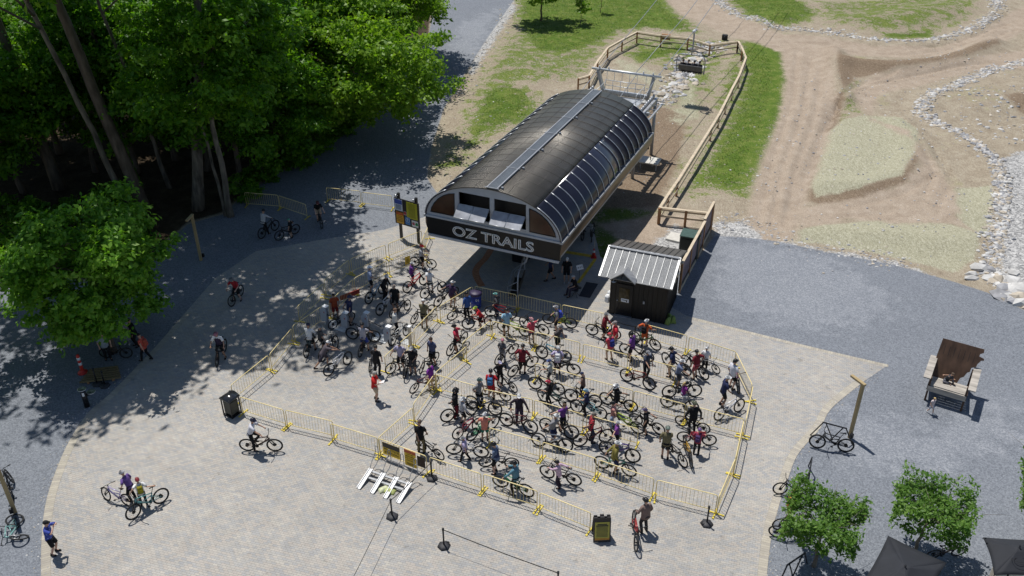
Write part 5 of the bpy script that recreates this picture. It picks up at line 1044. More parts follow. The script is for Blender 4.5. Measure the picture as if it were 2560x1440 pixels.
# rough grass standing on the slopes
gi = np.argwhere((mk['grass'] > .62) & (mk['gravel'] < .2) & (mk['dirt'] < .12) & (mk['coir_and_shade'] < .3)); gi = gi[RNG.integers(0, len(gi), 30000)]
gx = xs[gi[:, 1]]+RNG.uniform(-.2, .2, len(gi)); gy = ys[gi[:, 0]]+RNG.uniform(-.2, .2, len(gi)); gk = np.array([mnoise.noise(Vector((a*.5, b*.5, 2))) for a, b in zip(gx, gy)]) > -.35
gz = Hh[gi[:, 0], gi[:, 1]]+.03
inst('rough_grass', leaf_mesh('rough_grass', np.stack([gx, gy, gz], -1)[gk], .055, leaf_material('grass_blade', (.075,.14,.015), (.13,.20,.03), (.27,.28,.10), .3), .8))
tag(bpy.data.objects['rough_grass'], 'rough green grass growing in patches on the slopes round the lift', 'grass', kind='stuff')
# ------------------------------------------------------------------ mountain bikes
def spoke_wheel():
    mb = MB(); Rr = .335
    mb.tube([(Rr*math.cos(a), 0, Rr*math.sin(a)) for a in [2*PI*i/28 for i in range(28)]], .029, 7, closed=True, side=(0,1,0)); tyre = mb.mesh('tyre', M['rubber'])
    mb = MB(); r = .298; mb.tube([(r*math.cos(a), 0, r*math.sin(a)) for a in [2*PI*i/28 for i in range(28)]], .014, 5, closed=True, side=(0,1,0)); rim = mb.mesh('rim', M['dark_metal'])
    mb = MB()
    for i in range(22): a = 2*PI*i/22; b = a+(.35 if i % 2 else -.35); mb.tube([(.025*math.cos(b), .02*(-1)**i, .025*math.sin(b)), (r*math.cos(a), 0, r*math.sin(a))], .0022, 3, cap=False)
    mb.tube([(0,-.05,0),(0,.05,0)], .024, 8); mb.tube([(0,.036,0),(0,.041,0)], .085, 12); hub = mb.mesh('wheel', M['dark_metal'])
    return tyre, rim, hub
TYRE, RIM, HUB = spoke_wheel(); WH = .364
def bike_meshes():
    d = {}; rh, fh, bb, st_, sd_ = Vector((-.6,0,WH)), Vector((.6,0,WH)), Vector((-.16,0,.34)), Vector((-.30,0,.74)), Vector((-.40,0,.98)); hb, ht = Vector((.40,0,.74)), Vector((.355,0,.86))
    mb = MB(); mb.tube([hb, hb.lerp(bb,.15)+Vector((0,0,-.02)), bb], [.036,.042,.036], 8); mb.tube([ht, st_], [.028,.022], 7); mb.tube([bb, st_], .024, 7); mb.tube([hb+Vector((.01,0,-.03)), ht+Vector((-.01,0,.03))], .03, 8)
    for s in (-1, 1): y = s*.055; mb.tube([rh+Vector((0,y,0)), bb+Vector((-.02,y*.8,.03))], .014, 6); mb.tube([rh+Vector((0,y,0)), Vector((-.24,y*.7,.62))], .013, 6)
    mb.tube([Vector((-.25,0,.62)), Vector((.10,0,.60))], .022, 7); d['frame'] = mb.mesh('frame', None)
    mb = MB(); mb.tube([st_, sd_-Vector((0,0,.03))], .015, 6); mb.box(sd_+Vector((.02,0,0)), (.26,.06,.035), bev=.015); mb.box(sd_+Vector((-.07,0,.005)), (.1,.13,.04), bev=.018); d['saddle'] = mb.mesh('saddle', M['black'])
    mb = MB(); cr = Vector((.385,0,.72))
    for s in (-1, 1): y = s*.065; mb.tube([fh+Vector((0,y,0)), fh.lerp(cr,.5)+Vector((0,y,0)), cr+Vector((.01,y,0))], [.022,.024,.018], 7)
    mb.tube([cr+Vector((.01,-.07,0)), cr+Vector((.01,.07,0))], .022, 6); d['fork'] = mb.mesh('fork', None)
    mb = MB(); mb.tube([ht, ht+Vector((.0,0,.06)), ht+Vector((.05,0,.08))], .02, 6); B0 = ht+Vector((.05,0,.085)); mb.tube([B0+Vector((-.06,-.37,.04)), B0+Vector((0,-.1,.025)), B0, B0+Vector((0,.1,.025)), B0+Vector((-.06,.37,.04))], .014, 6)
    for s in (-1, 1): mb.tube([B0+Vector((-.03,s*.24,.03)), B0+Vector((.05,s*.26,.0)), B0+Vector((.03,s*.34,-.01))], .007, 4)
    mb.tube([B0+Vector((.02,-.08,0)), B0+Vector((.1,-.05,-.12)), B0+Vector((.12,.05,-.3)), fh+Vector((0,.07,.1))], .005, 4); d['handlebar'] = mb.mesh('handlebar', M['dark_metal'])
    for s, k in ((-1,'gr'), (1,'gl')): mb = MB(); mb.tube([B0+Vector((-.04,s*.25,.035)), B0+Vector((-.063,s*.385,.041))], .019, 7); d[k] = mb.mesh('grip', M['rubber'])
    mb = MB(); mb.tube([bb+Vector((0,-.05,0)), bb+Vector((0,.05,0))], .026, 8); mb.tube([bb+Vector((0,-.045,0)), bb+Vector((0,-.051,0))], .082, 14)
    for s in (-1, 1): e = bb+Vector((s*.155,s*.085,-s*.06)); mb.tube([bb+Vector((0,s*.06,0)), e-Vector((0,s*.02,0))], .013, 5)
    c0 = .045; mb.tube([bb+Vector((0,-.05,.082)), rh+Vector((0,-.05,c0))], .005, 4); mb.tube([bb+Vector((0,-.05,-.082)), rh+Vector((0,-.05,-c0-.06))], .005, 4); mb.tube([rh+Vector((0,-.035,0)), rh+Vector((0,-.06,0))], .07, 12); d['crankset'] = mb.mesh('crankset', M['dark_metal'])
    for s, k in ((-1,'pr'), (1,'pl')): mb = MB(); e = bb+Vector((s*.155,s*.13,-s*.06)); mb.box(e, (.1,.09,.018)); d[k] = mb.mesh('pedal', M['black'])
    d['B0'] = B0; return d
BK = bike_meshes()
for k in ('frame', 'fork'): BK[k].materials.clear(); BK[k].materials.append(M['black'])
def bike(name, label, rear, front, col, lean=0, steer=0, sc=None, lying=None, fork=None):
    rear, front = Vector(rear), Vector(front); d = front-rear; wb = d.length; k = sc or max(.78, min(1.06, wb/1.2)); c = (rear+front)/2; yaw = math.atan2(d.y, d.x)
    t = thing(name, label, 'bicycle', (c.x, c.y, c.z+.012), 0, 'mountain bikes on the plaza')
    if lying is None: t.rotation_euler = (R(lean), 0, yaw)
    else: t.rotation_euler = (R(lying), 0, yaw); t.location.z += .06
    t.scale = (k, k, k)
    mc = pm('bike_paint_%d_%d_%d' % tuple(int(v*255) for v in col), col, .28, .15, var=.05, spec=.6)
    f = inst('frame', BK['frame'], t); setmat(f, 0, mc); inst('saddle', BK['saddle'], t); cs = inst('crankset', BK['crankset'], t); inst('pedal', BK['pr'], cs); inst('pedal', BK['pl'], cs)
    ht = Vector((.355,0,.86)); ax = (Vector((.355,0,.86))-Vector((.40,0,.74))).normalized()
    SM = Matrix.Translation(ht) @ Matrix.Rotation(R(steer), 4, ax) @ Matrix.Translation(-ht)
    fk = inst('fork', BK['fork'], t, M=SM); setmat(fk, 0, pm('fork_%s' % (fork,), fork or (.02,.02,.022), .3, .2))
    hbar = inst('handlebar', BK['handlebar'], t, M=SM); inst('grip', BK['gr'], hbar); inst('grip', BK['gl'], hbar)
    for p, Mx in ((Vector((-.6,0,WH)), Matrix.Identity(4)), (Vector((.6,0,WH)), SM)):
        w_ = inst('wheel', HUB, t, M=Mx @ Matrix.Translation(p)); inst('tyre', TYRE, w_); inst('rim', RIM, w_)
    Mw = Matrix.LocRotScale(t.location, t.rotation_euler, t.scale); B0 = BK['B0']
    grips = [Mw @ (SM @ (B0+Vector((-.052, s*.32, .05)))) for s in (1, -1)]      # left and right hand of the rider
    return dict(obj=t, M=Mw, grips=grips, yaw=yaw, saddle=Mw @ Vector((-.40,0,1.02)), k=k)

# ------------------------------------------------------------------ people
SKINS = [(.50,.30,.21), (.42,.24,.16), (.56,.35,.26), (.20,.10,.06)]
def cloth(c): return pm('cloth_%d_%d_%d' % tuple(int(v*255) for v in c), c, .85, var=.14, scale=5, spec=.2)
def helmet_mesh(full=False):
    mb = MB(); rings = []
    for i in range(8):
        t = PI/2*i/7*.98; r = math.cos(t); z = math.sin(t); rings.append([Vector((.108*r*math.cos(a), .140*r*math.sin(a)-.004, .015+.118*z-(.035*(1-z) if math.sin(a) < -.3 else 0))) for a in [2*PI*j/16 for j in range(16)]])
    mb.loft(rings); n = 7
    top = [Vector((-.085+.17*i/n, .118+.055*math.sin(PI*i/n), .062+.01*math.sin(PI*i/n))) for i in range(n+1)]; inn = [Vector((-.095+.19*i/n, .055, .085)) for i in range(n+1)]
    vs = top+inn+[v-Vector((0,0,.012)) for v in top]+[v-Vector((0,0,.012)) for v in inn]; k = n+1; fs = []
    for i in range(n): fs += [(i,i+1,k+i+1,k+i), (2*k+i+1,2*k+i,3*k+i,3*k+i+1), (i+1,i,2*k+i,2*k+i+1)]
    mb.add(vs, fs)
    if full: mb.tube([(-.1,.02,-.03),(-.085,.11,-.085),(0,.155,-.1),(.085,.11,-.085),(.1,.02,-.03)], [.04,.034,.034,.034,.04], 7); mb.tube([(-.1,-.03,-.0),(-.09,-.09,-.08),(0,-.12,-.08),(.09,-.09,-.08),(.1,-.03,0)], .045, 7)
    mb.mat(1)
    for x in (-.045, 0, .045): mb.tube([(x,-.105,.085),(x*1.05,-.03,.1335),(x,.06,.118)], [.006,.011,.006], 5)
    for s in (-1, 1):
        mb.tube([(s*.085,-.07,.075),(s*.092,.0,.088),(s*.08,.07,.078)], [.005,.010,.005], 5)
        if not full: mb.tube([(s*.1,-.02,.0),(s*.07,.03,-.1),(0,.05,-.115)], .006, 4)
    if full: mb.tube([(-.075,.1,.0),(0,.14,.0),(.075,.1,.0)], .03, 6)
    return mb.mesh('helmet', [M['black'], pm('vent_black', (.015,.015,.016), .6)])
HELMET, FULLFACE = helmet_mesh(), helmet_mesh(True)
def cap_mesh():
    mb = MB(); rings = [[Vector((.092*math.cos(t)*math.cos(a), .116*math.cos(t)*math.sin(a)-.006, .02+.108*math.sin(t))) for a in [2*PI*j/14 for j in range(14)]] for t in [PI/2*i/5*.98 for i in range(6)]]; mb.loft(rings)
    mb.loft([[Vector((.08*math.cos(a), y0+.1*max(0,math.sin(a)), z)) for a in [2*PI*j/12 for j in range(12)]] for y0, z in ((.07,.022),(.07,.034))]); return mb.mesh('cap', [M['black']])
def hair_mesh(long=False):
    mb = MB(); rings = [[Vector((.09*math.cos(t)*math.cos(a), .108*math.cos(t)*math.sin(a)-.014, (-.03 if math.sin(a) < .2 else .045)*(1-math.sin(t))+.03+.102*math.sin(t))) for a in [2*PI*j/14 for j in range(14)]] for t in [PI/2*i/5*.98 for i in range(6)]]; mb.loft(rings)
    if long: mb.tube([(0,-.08,.04),(0,-.115,-.08),(0,-.105,-.22),(0,-.09,-.32)], [.06,.075,.06,.025], 9)
    return mb.mesh('hair', [M['black']])
CAP, HAIR, HAIR_L = cap_mesh(), hair_mesh(), hair_mesh(True)
def head_mb(c, Rm):
    """The head as part of the body mesh: skull, jaw, nose, ears, eyes, mouth."""
    mb = MB(); rings = []; n, m = 14, 10; T = lambda v: c + Rm @ Vector(v)
    for i in range(m+1):
        t = PI*max(.03, min(.97, i/m)); z = -math.cos(t); ring = []
        for j in range(n):
            a = 2*PI*j/n; x, y = .080*math.sin(t)*math.cos(a), .100*math.sin(t)*math.sin(a)
            if z < -.2: x *= 1-.28*(-z-.2); y = y*(1-.1*(-z-.2))+.02*(-z-.2)
            ring.append(T((x, y, .118*z)))
        rings.append(ring)
    mb.loft(rings)
    mb.add([T(v) for v in ((-.012,.092,-.03),(.012,.092,-.03),(0,.096,.02),(0,.122,-.028))], [(0,1,3),(1,2,3),(2,0,3)])
    for s in (-1, 1): mb.ball(T((s*.082,-.005,-.008)), (.012,.02,.03), 6, 5)
    mb.mat(1)
    for s in (-1, 1): mb.ball(T((s*.031,.089,.012)), (.012,.008,.008), 6, 5)
    mb.mat(2); mb.add([T(v) for v in ((-.024,.0905,-.062),(.024,.0905,-.062),(.018,.092,-.052),(-.018,.092,-.052))], [(0,1,2,3)])
    return mb
def ik(a, b, l1, l2, pole):
    a, b = Vector(a), Vector(b); d = b-a; L_ = d.length; mx = (l1+l2)*.995
    if L_ > mx: b = a+d*(mx/L_); d = b-a; L_ = mx
    u = d/max(L_, 1e-6); x = (l1*l1-l2*l2+L_*L_)/(2*max(L_, 1e-6)); h = math.sqrt(max(0, l1*l1-x*x)); p = Vector(pole)-u*Vector(pole).dot(u)
    p = p.normalized() if p.length > 1e-4 else u.orthogonal().normalized()
    return a+u*x+p*h, b
PEND = []
def person(label, loc, yaw, h, shirt, bottom, head, sleeve=.5, legs=.85, lean=4, feet=None, hands=None, pelvis=(0,.93), skin=0, pack=None, vest=None, look=-12, turn=0, shoe=(.02,.02,.022), rand=0, cat='person', group=None, shirt_mat=None):
    """yaw: compass bearing the person faces, clockwise from +Y. hands: world points or None. feet: local (x, y, z) of both ankles' soles."""
    k = h/1.75; rz = -R(yaw); t = thing('person', label, cat, loc, rz, group); t.scale = (k, k, k); Mw = Matrix.LocRotScale(Vector(loc), t.rotation_euler, t.scale); Mi = Mw.inverted()
    rg = random.Random(label); sk = SKINS[skin]
    P = Vector((0, pelvis[0], pelvis[1])); u = Vector((rg.uniform(-.03,.03), math.sin(R(lean)), math.cos(R(lean)))).normalized(); X_ = Vector((1,0,0)); Fw = u.cross(X_)*-1; Fw = Vector((0, u.z, -u.y)).normalized()
    feet = feet or [(-.12, rg.uniform(-.08,.08), 0), (.12, rg.uniform(-.08,.08), 0)]
    sh = [P+u*.49+X_*s*.18 for s in (-1, 1)]; hip = [P+X_*s*.09-Vector((0,0,.03)) for s in (-1, 1)]; neck = P+u*.555; hd_up = (u+Vector((0,0,1.2))).normalized(); hc = neck+hd_up*.165+Vector((0,.025,0))
    arms = []
    for i, s in enumerate((-1, 1)):
        w_ = hands[i] if hands and hands[i] is not None else None
        tgt = Mi @ Vector(w_) if w_ is not None else sh[i]+Vector((s*.09+rg.uniform(-.02,.02), .09+rg.uniform(-.06,.08), -.50))
        el, wr = ik(sh[i], tgt, .285, .265, (s*.9, -.7, -.55)); arms.append((sh[i], el, wr))
    lg = []
    for i, s in enumerate((-1, 1)):
        f = Vector(feet[i]); an = f+Vector((0,0,.085)); kn, an = ik(hip[i], an, .43, .425, (s*.12, 1, .05)); lg.append((hip[i], kn, an))
    # skin skeleton
    V, E, Rr = [], [], []
    def nv(p, r, parent=None):
        V.append(tuple(p)); Rr.append(r)
        if parent is not None: E.append((parent, len(V)-1))
        return len(V)-1
    v0 = nv(P, .105); v1 = nv(P+u*.2, .1, v0); v2 = nv(P+u*.4, .11, v1); v3 = nv(P+u*.53, .06, v2); nv(neck+hd_up*.09, .052, v3)
    for i, s in enumerate((-1, 1)):
        a, e, w_ = arms[i]; q = nv(a, .058, v2); q = nv(a.lerp(e,.55), .046, q); q = nv(e, .038, q); q = nv(e.lerp(w_,.4), .038, q); q = nv(w_, .025, q)
        d = (w_-e).normalized(); side = d.cross(Vector((0,0,1))); side = side.normalized() if side.length > .1 else Vector((1,0,0)); nrm = side.cross(d)
        pl = nv(w_+d*.05, .026, q)
        for j in range(4):
            o = side*(.026*(j-1.5)*.75); b = nv(w_+d*.085+o, .0105, pl); L_ = (.062,.072,.068,.052)[j]; m_ = nv(w_+d*(.085+L_*.5)+o-nrm*.012, .0095, b); nv(w_+d*(.085+L_*.8)+o-nrm*.04, .008, m_)
        b = nv(w_+d*.045+side*(-s)*.034, .011, pl); nv(w_+d*.085+side*(-s)*.052-nrm*.02, .0095, b)
        a, e, w_ = lg[i]; q = nv(a, .085, v0); q = nv(a.lerp(e,.5), .075, q); q = nv(e, .054, q); q = nv(e.lerp(w_,.35), .056, q); q = nv(w_, .036, q); nv(w_+Vector((s*.02,.12,-.045)), .032, q)
    me = bpy.data.meshes.new('body'); me.from_pydata(V, E, []); me.update(); ob = inst('body', me, t)
    md = ob.modifiers.new('skin', 'SKIN'); md.use_smooth_shade = True; sv = me.skin_vertices[0].data
    for i, r in enumerate(Rr): sv[i].radius = (r, r); sv[i].use_root = (i == 0)
    ss = ob.modifiers.new('smooth', 'SUBSURF'); ss.levels = 1; ss.render_levels = 1
    hR = (Matrix.Rotation(R(turn), 3, 'Z') @ Matrix.Rotation(R(look-lean*.5), 3, 'X'))
    PEND.append((ob, head_mb(hc, hR), pm('skin_%d' % skin, sk, .55, var=.05, spec=.35)))
    # shirt
    def ring(c, rx, ry, up_=u, n=14): return [c+X_*rx*math.cos(2*PI*j/n)+Vector((0, up_.z, -up_.y)).normalized()*ry*math.sin(2*PI*j/n) for j in range(n)]
    mb = MB(); wv = lambda: rg.uniform(.97, 1.03); bl = rg.uniform(1.0, 1.16)
    mb.loft([ring(P+u*q, rx*wv()*bl, ry*wv()*bl) for q, rx, ry in ((-.09,.178,.135),(.02,.172,.13),(.16,.168,.122),(.30,.182,.128),(.42,.192,.126),(.495,.165,.105),(.545,.085,.078),(.565,.066,.066))])
    if sleeve > .05:
        for a, e, w_ in arms:
            ctr = P+u*.44; s0 = a.lerp(ctr, .45)
            if sleeve <= .6: mb.tube([s0, a, a.lerp(e, .5), a.lerp(e, sleeve*1.6)], [.075,.074,.068,.07], 10)
            else: mb.tube([s0, a, a.lerp(e,.5), e, e.lerp(w_,.5), e.lerp(w_,.92)], [.075,.073,.064,.054,.048,.042], 10)
    so = mb.build('shirt', shirt_mat or cloth(shirt), t)
    if vest:
        mb = MB(); mb.loft([ring(P+u*q, rx, ry) for q, rx, ry in ((-.06,.19,.147),(.1,.182,.14),(.3,.195,.142),(.44,.185,.136),(.51,.13,.11))]); mb.build('vest', cloth(vest), t)
    # legs
    mb = MB(); UZ = Vector((0,0,1)); mb.loft([ring(P+UZ*q, rx*bl, ry*bl, UZ) for q, rx, ry in ((.08,.16,.12),(.0,.172,.132),(-.09,.17,.128),(-.15,.12,.1))])
    for a, e, w_ in lg:
        if legs <= 1: mb.tube([a+Vector((0,0,.03)), a.lerp(e,.4), a.lerp(e,legs), a.lerp(e,legs)+(e-a).normalized()*.01], [.105,.1,.088,.08], 10)
        else: mb.tube([a+Vector((0,0,.03)), a.lerp(e,.5), e, e.lerp(w_,.5), e.lerp(w_,.97)], [.105,.092,.07,.066,.055], 10)
    mb.build('shorts' if legs <= 1 else 'trousers', cloth(bottom), t)
    for i, (a, e, w_) in enumerate(lg):
        s = (-1, 1)[i]; mb = MB(); mb.tube([w_+Vector((0,-.055,-.045)), w_+Vector((0,.0,-.035)), w_+Vector((s*.012,.09,-.05)), w_+Vector((s*.02,.165,-.06)), w_+Vector((s*.02,.185,-.065))], [.036,.050,.044,.036,.018], 9)
        mb.tube([w_+Vector((0,0,.06)), w_+Vector((0,0,-.03))], .045, 8); mb.build('shoe', cloth(shoe), t)
    kind, hcol = head[0], head[1]; Hm = Matrix.Translation(hc+hR @ Vector((0,0,.022))) @ hR.to_4x4()
    nm, hm = {'h': ('helmet', HELMET), 'f': ('helmet', FULLFACE), 'c': ('cap', CAP), 'n': ('hair', HAIR), 'l': ('hair', HAIR_L)}[kind]
    o = inst(nm, hm, t, M=Hm); setmat(o, 0, pm('headgear_%d_%d_%d' % tuple(int(v*255) for v in hcol), hcol, .35 if kind in 'hf' else .9, var=.08))
    if len(head) > 2: o2 = inst('hair', HAIR_L if head[2] == 'l' else HAIR, t, M=Hm); setmat(o2, 0, cloth(head[3]))
    if pack:
        mb = MB(); c = P+u*.28-Fw*.2; mb.box((0,0,0), (.27,.16,.42), bev=.05); mb.box((0,-.09,-.06), (.2,.06,.24), bev=.025)
        qM = Matrix.Translation(c) @ Matrix.Rotation(-R(lean), 4, 'X'); o = inst('backpack', mb.mesh('backpack', cloth(pack)), t, M=qM)
        mb = MB()
        for s in (-1, 1): mb.tube([c+X_*s*.1+u*.2, P+u*.53+X_*s*.1-Fw*.0, P+u*.42+X_*s*.11+Fw*.135, P+u*.2+X_*s*.14+Fw*.11, c+X_*s*.12-u*.15], .017, 5)
        mb.build('strap', cloth(pack), t)
    return dict(obj=t, M=Mw, hands=[Mw @ (w_+(w_-e).normalized()*.08) for a, e, w_ in arms])
def finish_people():
    dg = bpy.context.evaluated_depsgraph_get(); dg.update()
    for ob, hmb, sm in PEND:
        me = bpy.data.meshes.new_from_object(ob.evaluated_get(dg)); ob.modifiers.clear(); old = ob.data
        bm = bmesh.new(); bm.from_mesh(me); hm = hmb.mesh('head', [M['black']]); bm.from_mesh(hm); bm.to_mesh(me); bm.free(); bpy.data.meshes.remove(hm)
        me.materials.clear(); [me.materials.append(m) for m in (sm, pm('eye_dark', (.03,.02,.015), .3), pm('lip', (.32,.12,.10), .5))]
        me.polygons.foreach_set('use_smooth', np.ones(len(me.polygons), bool)); ob.data = me; bpy.data.meshes.remove(old)

K_, W_, GY, NV, RD, MR = (.014,.014,.016), (.68,.68,.68), (.20,.20,.21), (.025,.032,.085), (.42,.02,.028), (.17,.02,.03)
LG, OL, PU, BL_, LB, KH, OR, PK, TN, DG = (.40,.40,.42), (.15,.13,.075), (.15,.05,.24), (.04,.09,.26), (.25,.42,.55), (.36,.28,.19), (.55,.10,.03), (.60,.30,.32), (.14,.08,.05), (.055,.055,.06)
LV, TL, BR, YL_ = (.42,.36,.52), (.10,.21,.27), (.16,.11,.09), (.42,.33,.06)
BB, BW, BG, BR_, BRD = (.016,.016,.018), (.62,.62,.64), (.30,.31,.33), (.13,.025,.025), (.45,.03,.03)
